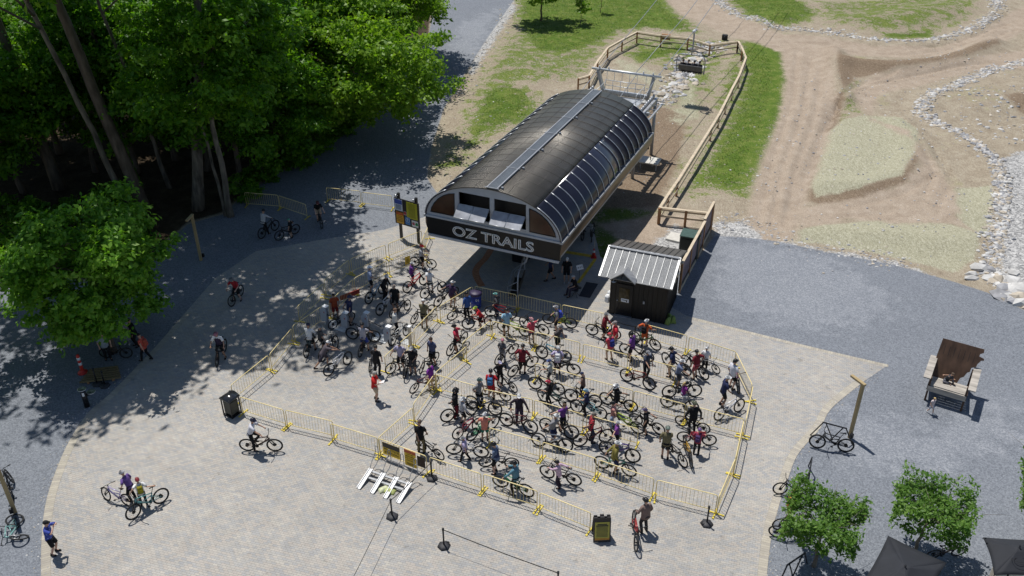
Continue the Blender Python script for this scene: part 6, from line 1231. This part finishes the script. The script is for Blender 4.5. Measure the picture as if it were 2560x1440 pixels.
# code, feet x, y, height, facing, pose, shirt, sleeve, bottom, leg length, headgear, bike (code, rear wheel, front wheel, paint, word, steer), description, extras
CROWD = [
 ('A',690,380,1.62,75,'s',LG,.5,K_,.9,('h',RD),('A',650,350,775,366,BB,'black',0),'grey shirt and red helmet by the yellow notice',{}),
 ('A',600,520,1.5,80,'b',PU,.5,NV,.9,('h',W_),('A',562,610,728,530,BRD,'red small',0),'purple jersey and white helmet behind a red bike',{}),
 ('A',780,610,1.62,20,'b',W_,.5,K_,.85,('h',W_),('A',735,668,905,605,BG,'grey',0),'plain white shirt and white helmet near the red bike',{}),
 ('A',1000,757,1.75,40,'b',(.05,.03,.07),.5,TN,.7,('h',W_),('A',860,746,1015,655,BB,'black',0),'dark purple shirt and white visor helmet beside the corner barrier',{}),
 ('A',190,602,1.75,75,'b',(.38,.44,.60),.5,K_,.8,('h',(.35,.45,.6)),('A',175,722,325,615,(.30,.42,.52),'pale blue',0),'pale blue shirt and striped helmet in the shade',{}),
 ('G',1285,255,1.72,110,'b',K_,.9,K_,1.5,('h',W_),('G',1235,475,1440,330,BW,'white',0),'black long sleeves and white helmet leaning over a white bike',{'lean':22}),
 ('G',1440,400,1.72,190,'b',K_,.5,K_,.85,('c',(.25,.2,.17)),('G',1430,505,1590,412,BB,'black',10),'black shirt and brown cap facing the camera in the shade',{}),
 ('G',1818,640,1.8,10,'b',OL,.45,K_,.8,('c',W_),('G',1895,470,1685,583,BB,'black',0),'olive shirt and white cap seen from behind',{'skin':1}),
 ('A',1158,862,1.68,320,'b',BL_,.9,K_,1.5,('h',K_),('A',1190,850,1005,885,BB,'black',0),'blue hooded top and black helmet beside the drum',{}),
 ('A',1300,900,1.5,275,'s',RD,.5,K_,.8,('h',(.35,.5,.05)),('A',1385,945,1165,975,(.28,.03,.02),'red',0),'red shirt and lime green helmet bent over the bars',{'lean':30}),
 ('A',1450,835,1.5,290,'b',DG,.9,NV,1.5,('h',(.2,.5,.45)),('A',1590,872,1385,850,BRD,'red and black',0),'grey sleeves and mint helmet at the loading barrier',{}),
 ('A',1545,1042,1.75,350,'b',LB,.5,K_,.9,('h',K_),('A',1730,1045,1515,1002,(.35,.5,.05),'lime green',0),'sky blue shirt and black helmet in the top lane',{}),
 ('A',1795,1112,1.6,340,'b',(.55,.10,.13),.5,NV,.8,('h',PK),('A',1925,1036,1715,962,BB,'black',0),'red and white shirt with pink helmet in the top lane',{'vest':(.50,.06,.09)}),
 ('A',2050,1000,1.7,275,'b',GY,.5,K_,.85,('h',LG),('A',2190,966,1965,922,(.25,.35,.06),'green and black',0),'grey shirt with bright blue backpack',{'pack':(.04,.07,.38)}),
 ('B',430,430,1.7,110,'b',MR,.9,K_,.9,('h',(.3,.3,.3)),('B',555,440,305,390,BB,'black',0),'maroon long sleeves near the shed door',{}),
 ('B',545,535,1.8,270,'t',(.55,.03,.05),.5,KH,.8,('c',(.25,.22,.22)),None,'bright red shirt and grey cap near the shed door',{}),
 ('B',495,640,1.65,330,'t',(.50,.06,.08),.1,KH,.8,('c',(.5,.05,.06)),None,'red cap and tan shorts standing in the top lane',{'pack':(.03,.04,.2)}),
 ('B',835,508,1.7,30,'b',(.50,.10,.03),.5,(.50,.10,.03),.8,('h',W_),('B',720,452,975,553,(.05,.2,.06),'green',0),'orange kit and white visor helmet',{'pack':K_}),
 ('B',712,642,1.72,300,'b',PU,.5,K_,.85,('h',K_),('B',890,667,640,582,BB,'black',0),'purple shirt and black helmet below the rider in orange',{}),
 ('B',850,815,1.72,160,'b',(.05,.06,.09),.5,K_,1.5,('h',(.3,.3,.32)),('B',655,856,885,942,(.20,.03,.025),'dark red',0),'dark shirt and black trousers holding a dark red bike',{}),
 ('B',1112,800,1.78,285,'b',NV,.5,KH,.8,('h',K_),('B',1262,800,1050,682,BB,'black',0),'navy shirt and khaki shorts near the far barriers',{}),
 ('B',1350,826,1.7,330,'b',MR,.5,(.32,.08,.10),.85,('h',K_),('B',1440,836,1255,706,BB,'black',0),'maroon shirt and rose shorts near the far barriers',{}),
 ('B',1440,740,1.4,20,'b',W_,.5,K_,1.5,('h',W_),('B',1415,705,1540,768,BW,'white small',0),'child size white shirt and white helmet near the far barriers',{'vest':K_}),
 ('B',1700,930,1.8,60,'b',(.62,.62,.68),.5,K_,.85,('h',K_),('B',1722,800,1785,987,(.25,.08,.28),'purple black',0),'white shirt and black shorts at the far corner',{}),
 ('B',1612,1100,1.82,90,'b',NV,.5,K_,.85,('h',W_),('B',1592,1246,1788,1161,BW,'silver white',0),'navy shirt and white helmet beside the far end rail',{}),
 ('B',1165,905,1.7,110,'b',(.14,.17,.26),.5,DG,.9,('h',W_),('B',1080,1022,1345,1012,BB,'black',0),'slate blue shirt and white helmet behind a purple vest',{}),
 ('B',1218,1095,1.45,80,'b',(.20,.03,.20),.1,(.3,.32,.38),1.5,('h',K_,'l',(.45,.34,.15)),('B',1065,1117,1308,1172,BG,'grey',0),'purple vest with blonde hair under a black helmet',{}),
 ('D',300,505,1.55,290,'b',(.17,.11,.09),.5,K_,.9,('c',NV),('D',460,636,143,556,BB,'black',0),'brown shirt and blue cap in the middle lane',{}),
 ('D',748,690,1.68,265,'b',K_,.5,K_,.85,('f',W_),('D',942,690,612,592,BB,'black',0),'black kit and big white full face helmet',{}),
 ('D',345,722,1.5,285,'b',NV,.1,K_,1.5,('h',LB),('D',528,792,212,702,(.20,.42,.45),'pale teal',0),'navy vest and light blue helmet',{}),
 ('D',700,912,1.6,280,'b',(.45,.22,.20),.2,(.25,.32,.45),1.5,('h',K_),('D',1040,986,685,862,(.32,.42,.06),'lime',0),'blue denim dungarees and black helmet',{}),
 ('D',1135,982,1.5,280,'b',K_,.5,K_,.85,('h',(.10,.08,.18)),('D',1310,992,1010,862,BB,'black',0),'black shirt and violet helmet beyond the striped shirt',{}),
 ('D',1395,1322,1.82,10,'b',OL,.5,K_,.85,('h',(.16,.2,.17)),('D',1440,1215,1632,1422,BB,'black',0),'olive shirt and black shorts seen from behind near the end rail',{'skin':1}),
 ('D',1755,960,1.75,350,'b',K_,.9,K_,1.5,('h',(.13,.14,.09)),('D',1860,962,1660,897,BB,'black',0),'black clothes and camouflage helmet near the end rail',{}),
 ('D',1812,1252,1.45,20,'b',(.28,.04,.07),.5,K_,1.5,('h',(.16,.09,.26)),('D',1645,1097,1980,1142,(.38,.02,.03),'dark red',0),'child size purple patterned helmet beside a yellow bike',{'pack':(.07,.04,.12)}),
 ('D',400,1092,1.7,80,'b',(.45,.02,.04),.5,(.03,.035,.06),1.5,('c',(.16,.14,.12)),('D',268,1157,612,1102,(.10,.015,.02),'maroon',0),'red and black striped shirt',{'stripe':1}),
 ('D',740,1140,1.45,100,'b',(.2,.06,.26),.5,K_,1.5,('h',W_),('D',605,1262,962,1372,(.10,.06,.25),'purple',0),'purple shirt and white helmet hidden behind an olive shirt',{}),
 ('F',712,640,1.78,95,'b',(.21,.18,.05),.9,NV,.95,('h',W_),('F',545,588,928,702,(.07,.24,.18),'teal green',0),'olive long sleeves and white helmet by the lower rail',{}),
 ('C',742,765,1.75,85,'b',K_,.5,MR,1.5,('f',K_),('C',622,836,985,730,BB,'black',0),'black full face helmet and maroon trousers',{}),
 ('C',1050,625,1.75,120,'b',GY,.5,K_,1.5,('h',(.07,.13,.13)),('C',955,650,1264,740,(.26,.28,.30),'grey',0),'grey shirt and dark teal helmet',{}),
 ('C',1215,525,1.75,10,'b',RD,.5,(.35,.02,.03),.85,('h',K_),('C',1400,546,1150,470,(.25,.10,.03),'copper',0),'red shirt and shorts with blue backpack',{'pack':(.05,.16,.35)}),
 ('C',1330,325,1.5,160,'b',K_,.9,K_,1.5,('h',(.4,.38,.55)),('C',1495,418,1345,315,BB,'small black',0),'black and white top with lilac helmet',{'vest':None}),
 ('A',1700,1420,1.78,20,'b',MR,.55,K_,.95,('h',K_),('A',1590,1456,1814,1346,BB,'black',0),'maroon shirt and black helmet in the second lane',{}),
 ('A',1502,1310,1.5,20,'b',(.10,.10,.11),.5,LG,1.5,('h',(.55,.2,.25)),('A',1465,1326,1610,1222,BB,'small black',0),'black top and pink striped helmet at the diagonal',{}),
 ('A',2052,1422,1.68,5,'b',LV,.5,K_,.85,('h',W_),('A',1960,1392,2230,1432,BB,'black',0),'lilac jersey with white hydration vest',{'pack':W_}),
 ('A',2045,1185,1.72,120,'b',(.07,.06,.06),.5,K_,.9,('h',GY),('A',2140,1312,1880,1262,(.06,.25,.33),'teal blue',0),'dark shirt and grey helmet leaning on the second lane barrier',{'lean':18}),
 ('C',2005,305,1.45,280,'b',(.42,.44,.42),.5,DG,.9,('h',(.07,.11,.28)),('C',2102,476,1795,392,BB,'black',0),'pale grey shirt and blue helmet in the middle lane',{}),
 ('C',1988,590,1.45,290,'b',K_,.5,K_,1.5,('h',(.55,.03,.07)),('C',2200,652,1905,552,(.03,.09,.07),'dark green',0),'black shirt and cherry red helmet',{}),
 ('C',1588,840,1.78,175,'b',(.035,.025,.035),.9,(.06,.04,.07),1.5,('h',W_),('C',1410,882,1740,987,BR_,'dark red and black',0),'black jersey and white helmet facing the camera',{}),
 ('C',830,856,1.6,60,'b',LG,.9,K_,.9,('f',W_),('C',780,1057,1040,932,(.22,.02,.04),'maroon',0),'grey long sleeves and white full face helmet',{}),
 ('C',1130,1085,1.65,5,'b',(.62,.22,.16),.3,(.02,.16,.12),.85,('h',W_),('C',948,1082,1258,907,(.03,.30,.13),'bright green',0),'pink orange shirt and dark green shorts',{}),
 ('C',2160,935,1.65,140,'b',PU,.1,K_,1.5,('n',(.08,.05,.03)),('C',1935,952,2290,1062,BB,'black',0),'purple sleeveless top and dark hair',{}),
 ('C',2022,1105,1.78,110,'b',(.22,.22,.23),.5,NV,.9,('h',W_),('C',1840,1152,2200,1237,BW,'white',0),'grey shirt and white helmet pushing a white bike',{'lean':14}),
 ('C',872,1345,1.42,280,'w',LV,.5,K_,1.5,('h',(.35,.35,.36)),('C',1085,1302,725,1262,BW,'white',0),'lavender shirt with pink sleeves and black leggings',{}),
 ('C',282,1242,1.85,10,'b',K_,.5,OL,1.5,('n',(.12,.08,.06)),('C',520,1326,300,1205,BB,'black',0),'black shirt and camouflage trousers',{'skin':1}),
 ('E',1290,655,1.75,285,'b',(.13,.17,.26),.9,K_,.9,('h',K_),('E',1490,592,1150,577,BB,'black',0),'navy vest over grey blue sleeves',{'vest':(.03,.04,.10)}),
 ('E',1560,800,1.78,285,'s',TL,.9,K_,1.5,('h',K_),('E',1712,980,1322,837,(.03,.20,.08),'green',0),'teal long sleeves straddling a green bike',{}),
 ('E',2112,842,1.5,285,'b',(.55,.38,.48),.9,(.035,.025,.04),1.5,('h',K_),('E',2322,822,1957,717,BB,'black',0),'pink long sleeves and black leggings',{}),
 ('G',290,880,1.72,40,'s',W_,.9,K_,.85,('h',(.03,.03,.07)),('G',255,1042,378,838,(.03,.07,.07),'dark teal',-25),'white hooded top straddling a dark bike by the barrier',{}),
 ('G',455,948,1.6,60,'b',DG,.5,K_,.85,('h',(.25,.26,.27)),('G',475,1085,655,907,BB,'black',0),'charcoal shirt and grey helmet reaching for the bars',{}),
 ('G',505,1160,1.72,70,'p',(.10,.085,.10),.5,(.05,.045,.06),.9,('h',W_),('G',548,1286,822,1121,BW,'white',0),'dark grey shirt pushing off hard on a white bike',{}),
 ('G',640,500,1.6,160,'t',(.35,.07,.03),.5,(.2,.02,.02),.9,('n',K_),None,'rust red kit standing behind the first training stand',{'skin':1}),
 ('G',840,590,1.85,60,'b',NV,.5,GY,.9,('h',NV),('G',640,642,800,575,BB,'black',0),'large navy shirt and blue helmet at the training stands',{}),
 ('G',1010,870,1.75,15,'s',(.42,.40,.44),.5,(.03,.06,.30),.85,('h',K_),('G',972,1022,1085,850,BB,'black',0),'pale grey shirt and royal blue shorts',{}),
 ('G',1440,735,1.72,80,'b',(.62,.62,.60),.9,K_,1.5,('n',(.16,.10,.07)),('G',1402,872,1588,742,(.55,.56,.55),'silver',0),'white long sleeves at the beige training post',{}),
 ('G',1195,1262,1.78,15,'b',K_,.5,K_,1.5,('h',K_),('G',1088,1252,1165,1000,(.2,.2,.21),'grey black',0),'all black clothes seen from behind in the pen',{}),
 ('L',2130,430,1.75,95,'d',(.50,.02,.02),.5,(.45,.36,.26),.8,('n',(.35,.33,.31)),None,'bright red shirt holding paper in the open pen',{}),
 ('G',1520,1185,1.75,200,'b',(.36,.34,.48),.5,K_,.9,('h',DG),('G',1640,1160,1378,1256,BB,'black',0),'lilac white jersey and dark helmet at the open pen',{'sideways':1}),
 ('G',1672,1245,1.75,185,'b',K_,.5,DG,.9,('h',(.4,.4,.4)),('G',1690,1105,1556,1312,BB,'black',0),'black shirt and grey helmet facing the camera in the pen',{}),
 ('G',1935,1130,1.75,215,'b',(.07,.08,.15),.5,K_,.85,('n',(.06,.04,.03)),('G',1962,1102,1782,1242,BB,'black',15),'navy shirt and sunglasses with helmet on the bars',{}),
 ('C',430,405,1.65,300,'b',(.18,.03,.25),.5,(.40,.28,.12),.9,('h',K_),('C',402,355,232,426,(.12,.03,.03),'dark red',0),'vivid purple shirt and tan shorts at the diagonal',{}),
 ('G',2258,965,1.75,290,'b',(.40,.03,.06),.5,K_,.85,('h',K_),('G',2375,820,2132,1037,BB,'black',0),'crimson shirt and black shorts alone in the side lane',{}),
 ('H',555,725,1.72,70,'r',(.46,.46,.46),.9,K_,1.5,('h',K_),('H',395,792,605,665,BB,'black',0),'white long sleeves sitting on a bike in deep shade',{'lean':15}),
 ('H',800,765,1.35,280,'b',K_,.5,K_,.8,('h',(.10,.35,.22)),('H',850,722,637,807,BB,'small black',0),'child size black kit and green helmet in deep shade',{}),
 ('H',1150,600,1.75,190,'r',K_,.5,KH,.85,('h',(.12,.03,.03)),('H',1155,545,1195,647,BB,'black',0),'black shirt and tan shorts riding towards the plaza',{'lean':35}),
 ('I',600,790,1.72,230,'s',(.42,.03,.04),.5,K_,.9,('h',(.2,.2,.2)),('I',560,742,442,882,BB,'black',-10),'red jersey straddling a bike in dappled light',{'lean':25}),
 ('Z',560,884,1.75,200,'s',W_,.5,K_,.9,('h',(.4,.16,.2)),('Z',568,870,540,924,BB,'black',0),'white sleeves and dark vest with pink white helmet',{'vest':(.04,.03,.06),'lean':15}),
 ('L',590,1040,1.75,100,'r',(.60,.60,.66),.5,K_,1.5,('h',(.02,.02,.05)),('L',432,1108,803,1112,(.06,.03,.025),'brown black',0),'white shirt and black leggings riding below the litter bin',{'lean':18}),
 ('K',1790,590,1.62,290,'b',(.14,.08,.26),.5,K_,1.5,('h',LG),('K',1655,657,1482,607,(.42,.36,.55),'white and purple',-15),'purple vest bending to a white bike in the foreground',{'lean':22}),
 ('K',1930,665,1.5,330,'b',W_,.5,K_,1.5,('h',(.30,.04,.05)),('K',2190,617,1792,847,(.12,.30,.30),'teal and white',0),'white shirt with yellow backpack in the foreground',{'pack':(.28,.24,.02)}),
 ('K',735,1300,1.8,85,'f',(.05,.09,.42),.5,K_,.9,('c',K_),None,'blue floral shirt and black cap taking a picture',{'floral':1}),
 ('J',1450,740,1.75,150,'t',(.26,.30,.34),.5,K_,1.5,('n',K_),None,'grey shirt in the shade of the round tree',{}),
 ('J',1700,535,1.5,170,'t',(.35,.34,.37),.5,(.30,.31,.34),1.5,('c',K_),None,'grey outfit and white shoes beneath the round tree',{'shoe':W_}),
 ('J',1830,560,1.78,230,'t',K_,.9,K_,1.5,('n',K_),None,'black long sleeves beneath the round tree',{'skin':1}),
 ('J',1960,752,1.68,280,'w',(.55,.10,.07),.1,K_,1.1,('n',K_),None,'coral red tank top walking out of the tree shade',{'pack':(.40,.08,.05)}),
 ('T',405,775,1.75,185,'t',K_,.5,K_,.8,('c',W_),None,'black shirt and white visor cap under the station',{'skin':0,'shoe':LG}),
 ('T',195,750,1.78,270,'w',NV,.5,K_,.8,('n',K_),None,'navy shirt half hidden by the station edge',{}),
 ('T',440,960,1.72,250,'sit',K_,.5,(.06,.05,.07),1.5,('n',(.40,.40,.40)),None,'black shirt and grey hair seated on a stool',{}),
 ('N',1645,748,.98,160,'w',(.55,.48,.48),.3,(.5,.5,.55),.8,('n',(.50,.36,.17)),None,'toddler size pale outfit walking by the giant chair',{'shoe':W_}),
 ('F',1120,1440,1.8,335,'b',(.20,.14,.12),.9,(.05,.045,.045),1.5,('h',K_),('Z',1580,1309,1587,1380,(.30,.03,.03),'red',0),'brown top and black helmet by the sandwich board',{'hand_only':1}),
 ('O',325,745,1.7,120,'t',(.60,.20,.07),.5,(.25,.03,.03),.9,('c',(.65,.30,.13)),None,'orange cap half hidden by the pruned tree',{}),
]
def floral(m_name):
    m, nt, p = newmat(m_name); N = nt.nodes.new; L = nt.links.new; tc = N('ShaderNodeTexCoord'); v = N('ShaderNodeTexVoronoi'); v.inputs['Scale'].default_value = 12; L(tc.outputs['Object'], v.inputs[0])
    r = N('ShaderNodeValToRGB'); r.color_ramp.interpolation = 'CONSTANT'; e = r.color_ramp.elements; e.new(.5); 
    for el, (q, c) in zip(e, ((0,(.30,.36,.62)),(.26,(.05,.09,.42)),(.45,(.03,.05,.28)))): el.position = q; el.color = (*c, 1)
    L(v.outputs['Distance'], r.inputs[0]); L(r.outputs[0], p.inputs['Base Color']); p.inputs['Roughness'].default_value = .85; return m
def striped():
    m, nt, p = newmat('striped_cloth'); N = nt.nodes.new; L = nt.links.new; tc = N('ShaderNodeTexCoord'); v = N('ShaderNodeTexWave'); v.inputs['Scale'].default_value = 4.5; v.bands_direction = 'X'; L(tc.outputs['Object'], v.inputs[0])
    r = N('ShaderNodeValToRGB'); r.color_ramp.interpolation = 'CONSTANT'; e = r.color_ramp.elements; e[0].color = (.02,.01,.012,1); e[1].position = .45; e[1].color = (.45,.02,.035,1); L(v.outputs[0], r.inputs[0]); L(r.outputs[0], p.inputs['Base Color']); p.inputs['Roughness'].default_value = .85; return m
for i, (code, fx, fy, h, yaw, pose, shirt, slv, bot, legs, head, bk, desc, ex) in enumerate(CROWD):
    p = GR(code, fx, fy, .012); ex = dict(ex); rg = random.Random(i*7+3); kw = dict(sleeve=slv, legs=legs, lean=ex.pop('lean', rg.uniform(2, 9)), skin=ex.pop('skin', rg.choice((0,0,2,1))), look=rg.uniform(-28, -6), turn=rg.uniform(-25, 25))
    if ex.pop('floral', 0): kw['shirt_mat'] = floral('floral_cloth')
    if ex.pop('stripe', 0): kw['shirt_mat'] = striped()
    ho = ex.pop('hand_only', 0); ex.pop('sideways', 0); kw.update(ex); B = None; k = h/1.75
    if bk:
        bc, ax, ay, bx, by, pc, word, steer = bk if len(bk) == 8 else bk
        r_, f_ = GR(bc, ax, ay), GR(bc, bx, by)
    if bk:
        side = (r_+f_)/2-p; d = (f_-r_).normalized(); nrm = Vector((-d.y, d.x, 0)); ln = 5*(1 if side.dot(nrm) > 0 else -1) if pose in ('b', 'w') else (3 if i % 2 else -3)
        small = .80 if h < 1.45 else .9 if h < 1.56 else None
        B = bike('mountain_bike', (lambda s: s if len(s.split()) < 17 else '%s bike of %s' % (word, desc))('%s bike with rider in %s' % (word, desc)), r_, f_, pc, ln, steer or rg.uniform(-14, 14), max(small or 0, min(1.05, (f_-r_).length/1.2)) if small else max(.92, min(1.06, (f_-r_).length/1.2)))
        byaw = math.degrees(math.atan2(d.x, d.y))
    fwd = Vector((math.sin(R(yaw)), math.cos(R(yaw)), 0)); rt = Vector((fwd.y, -fwd.x, 0))
    if pose in ('s', 'r'):
        yaw = byaw; fwd = Vector((math.sin(R(yaw)), math.cos(R(yaw)), 0)); c = B['M'] @ Vector((-.08 if pose == 's' else -.37, 0, 0)); p = Vector((c.x, c.y, .012)); kw['hands'] = B['grips']; kw['turn'] = rg.uniform(-15, 15)
        if pose == 's': kw['feet'] = [(-.2, rg.uniform(-.12,.05), 0), (.2, rg.uniform(-.05,.12), 0)]; kw['pelvis'] = (-.02, .915)
        else:
            z = B['saddle'].z/k+.02; b_ = B['k']/k; kw['pelvis'] = (0, z); kw['feet'] = [(-.12*b_, (.37-.16-.155+.03)*b_, .40*b_), (.12*b_, (.37-.16+.155)*b_, .28*b_)]
            if kw['lean'] < 20: kw['feet'][1] = (.24, .16, .0)
    elif pose in ('b', 'p') and B:
        gl, gr = B['grips']; shl = p+Vector((0,0,1.38*k)); near = sorted(((g-shl).length, j) for j, g in enumerate((gl, gr))); reach = .72*k
        hands = [None, None]; cand = [gl, gr, B['saddle']]
        def pick(side_sgn):
            best = None
            for g in cand:
                s_ = shl+rt*side_sgn*.18*k; dd = (g-s_).length
                if dd < .72*k and (best is None or dd < best[0]): best = (dd, g)
            return best
        bL, bR = pick(-1), pick(1)
        if bL and bR and (bL[1]-bR[1]).length < .05:
            if bL[0] < bR[0]: hands[0] = bL[1]; alt = [g for g in cand if g is not bL[1]]; q = min(alt, key=lambda g: (g-shl-rt*.18*k).length); hands[1] = q if (q-shl-rt*.18*k).length < .55*k else None
            else: hands[1] = bR[1]; alt = [g for g in cand if g is not bR[1]]; q = min(alt, key=lambda g: (g-shl+rt*.18*k).length); hands[0] = q if (q-shl+rt*.18*k).length < .55*k else None
        else: hands = [bL[1] if bL else None, bR[1] if bR else None]
        if not any(hands):
            q = min(cand, key=lambda g: (g-shl).length); j = 0 if (q-shl).dot(rt) < 0 else 1; hands[j] = q
        kw['hands'] = hands
        if pose == 'p': kw['lean'] = 34; kw['feet'] = [(-.12, .12, 0), (.12, -.62, .06)]; kw['hands'] = [gl, gr]; kw['pelvis'] = (-.1, .88)
    elif pose == 'w': kw['feet'] = [(-.1, .24, 0), (.1, -.26, .03)]; kw['hands'] = [p+fwd*-.12*k-rt*.25*k+Vector((0,0,.92*k)), p+fwd*.25*k+rt*.24*k+Vector((0,0,.98*k))]
    elif pose == 'd': kw['hands'] = [p+fwd*.34-rt*.06+Vector((0,0,1.16)), p+fwd*.36+rt*.14+Vector((0,0,1.18))]
    elif pose == 'f': kw['hands'] = [p+fwd*.34-rt*.07+Vector((0,0,1.52)), p+fwd*.34+rt*.07+Vector((0,0,1.52))]; kw['look'] = 0; kw['turn'] = 0
    elif pose == 'sit': kw['pelvis'] = (-.42, .56); kw['feet'] = [(-.14, .05, 0), (.14, .1, 0)]; kw['hands'] = [p+fwd*-.02-rt*.12+Vector((0,0,.64)), p+fwd*-.02+rt*.12+Vector((0,0,.64))]; kw['lean'] = 14
    pr = person('person in ' + desc, p, yaw, h, shirt, bot, head, **kw)
    if pose == 'd':
        c = (pr['hands'][0]+pr['hands'][1])/2; mb = MB(); mb.box((0,0,0), (.22,.3,.004), M=Matrix.Rotation(R(28), 4, 'X')); tag(mb.build('paper_sheet', pm('paper', (.72,.72,.72), .7, var=.03), loc=c+Vector((0,0,.03)), rz=-R(yaw)), 'white paper sheets held by the person in the red shirt', 'paper')
    if pose == 'f':
        c = (pr['hands'][0]+pr['hands'][1])/2; mb = MB(); mb.box((0,0,0), (.15,.01,.075), bev=.004); tag(mb.build('mobile_phone', M['black'], loc=c+Vector((0,0,.02)), rz=-R(yaw)), 'dark mobile phone raised by the person in the floral shirt', 'phone')
# the red rider's bike needs no stand; further bikes without a rider at hand
EXTRA = [('D',1660,1190,1738,1422,(.45,.26,.03),'yellow mountain bike with tan tyres pointing at the lower end rail',3,0,None),
 ('G',835,792,1178,836,BB,'black mountain bike standing across behind the royal blue shorts',-4,10,None),
 ('A',1885,1262,2140,1312,BB,None,0,0,None),
 ('N',820,1128,540,1088,BB,'lone black mountain bike hung on the rack by the lamp post',4,-6,None),
 ('J',1500,720,1630,720,BB,'black mountain bike parked in shade under the round tree',6,20,None),
 ('O',470,545,285,520,BB,'dark bike parked behind the pruned tree beside the plaza edge',8,10,None),
 ('O',462,930,232,912,(.08,.16,.24),'blue grey bike parked below the orange cap under the pruned tree',-6,-12,None),
 ('O',500,880,258,853,BB,'black bike parked behind the blue grey bike under the pruned tree',5,12,None),
 ('O',1700,1120,1900,1095,(.10,.07,.06),'brown bike leaning in shade behind the emblem umbrella',10,0,None),
 ('K',190,640,185,300,BB,'black bike leaning upright on the timber lamp post',-12,12,None),
 ('S',245,640,205,790,(.25,.27,.28),'grey bike parked on the shaded lawn under the station edge',6,10,None),
 ('S',120,620,90,760,(.10,.11,.12),'dark bike parked on the shaded lawn against the station side',5,-10,None)]
for c, ax, ay, bx, by, pc, lb, ln, stv, ly in EXTRA:
    if lb: r_, f_ = GR(c, ax, ay), GR(c, bx, by); bike('mountain_bike', lb, r_, f_, pc, ln, stv, max(.92, min(1.05, (f_-r_).length/1.2)))
bike('mountain_bike', 'teal and white mountain bike lying flat on the gravel beside the floral shirt', GR('K', 330, 830), GR('K', 400, 1080), (.20,.38,.36), lying=78, steer=25, sc=1.0, fork=(.5,.5,.5))
# chairlift riders
for i, (x, c, lb) in enumerate(((-.72,(.02,.02,.024),'chairlift rider with the broadest shoulders at the left end of the seat'), (-.24,(.035,.035,.045),'chairlift rider second from the left on the high seat'), (.27,(.025,.025,.035),'chairlift rider third from the left on the high seat'), (.72,(.05,.05,.055),'chairlift rider at the right end of the seat in lighter top'))):
    q = CHAIR_LOC + Matrix.Rotation(ST_A, 3, 'Z') @ Vector((x, .2, .06)); person('dark ' + lb, q, 24.2, 1.72, c, K_, ('h' if i != 1 else 'n', K_), sleeve=.5, legs=1.5, lean=2, pelvis=(0,.1), feet=[(-.1,.5,-.42),(.1,.5,-.4)], hands=[q+st(-.12,.45,.28)-ST_O, q+st(.12,.45,.28)-ST_O], group='riders on the chairlift seat')
# someone resting on the giant chair
gc = Vector((20.43, 35.32, 0)) + Matrix.Rotation(R(-31), 3, 'Z') @ Vector((.72, 1.0, .78))
person('child slumped sideways in dark clothes on the seat of the giant chair', gc, 160, 1.3, (.05,.055,.065), (.12,.12,.14), ('n', (.10,.07,.05)), legs=1.5, lean=28, pelvis=(0,.12), feet=[(-.14,.46,.0),(.12,.42,.02)], hands=[gc+Vector((-.25,-.1,.45)), gc+Vector((.2,-.2,.25))])
finish_people()
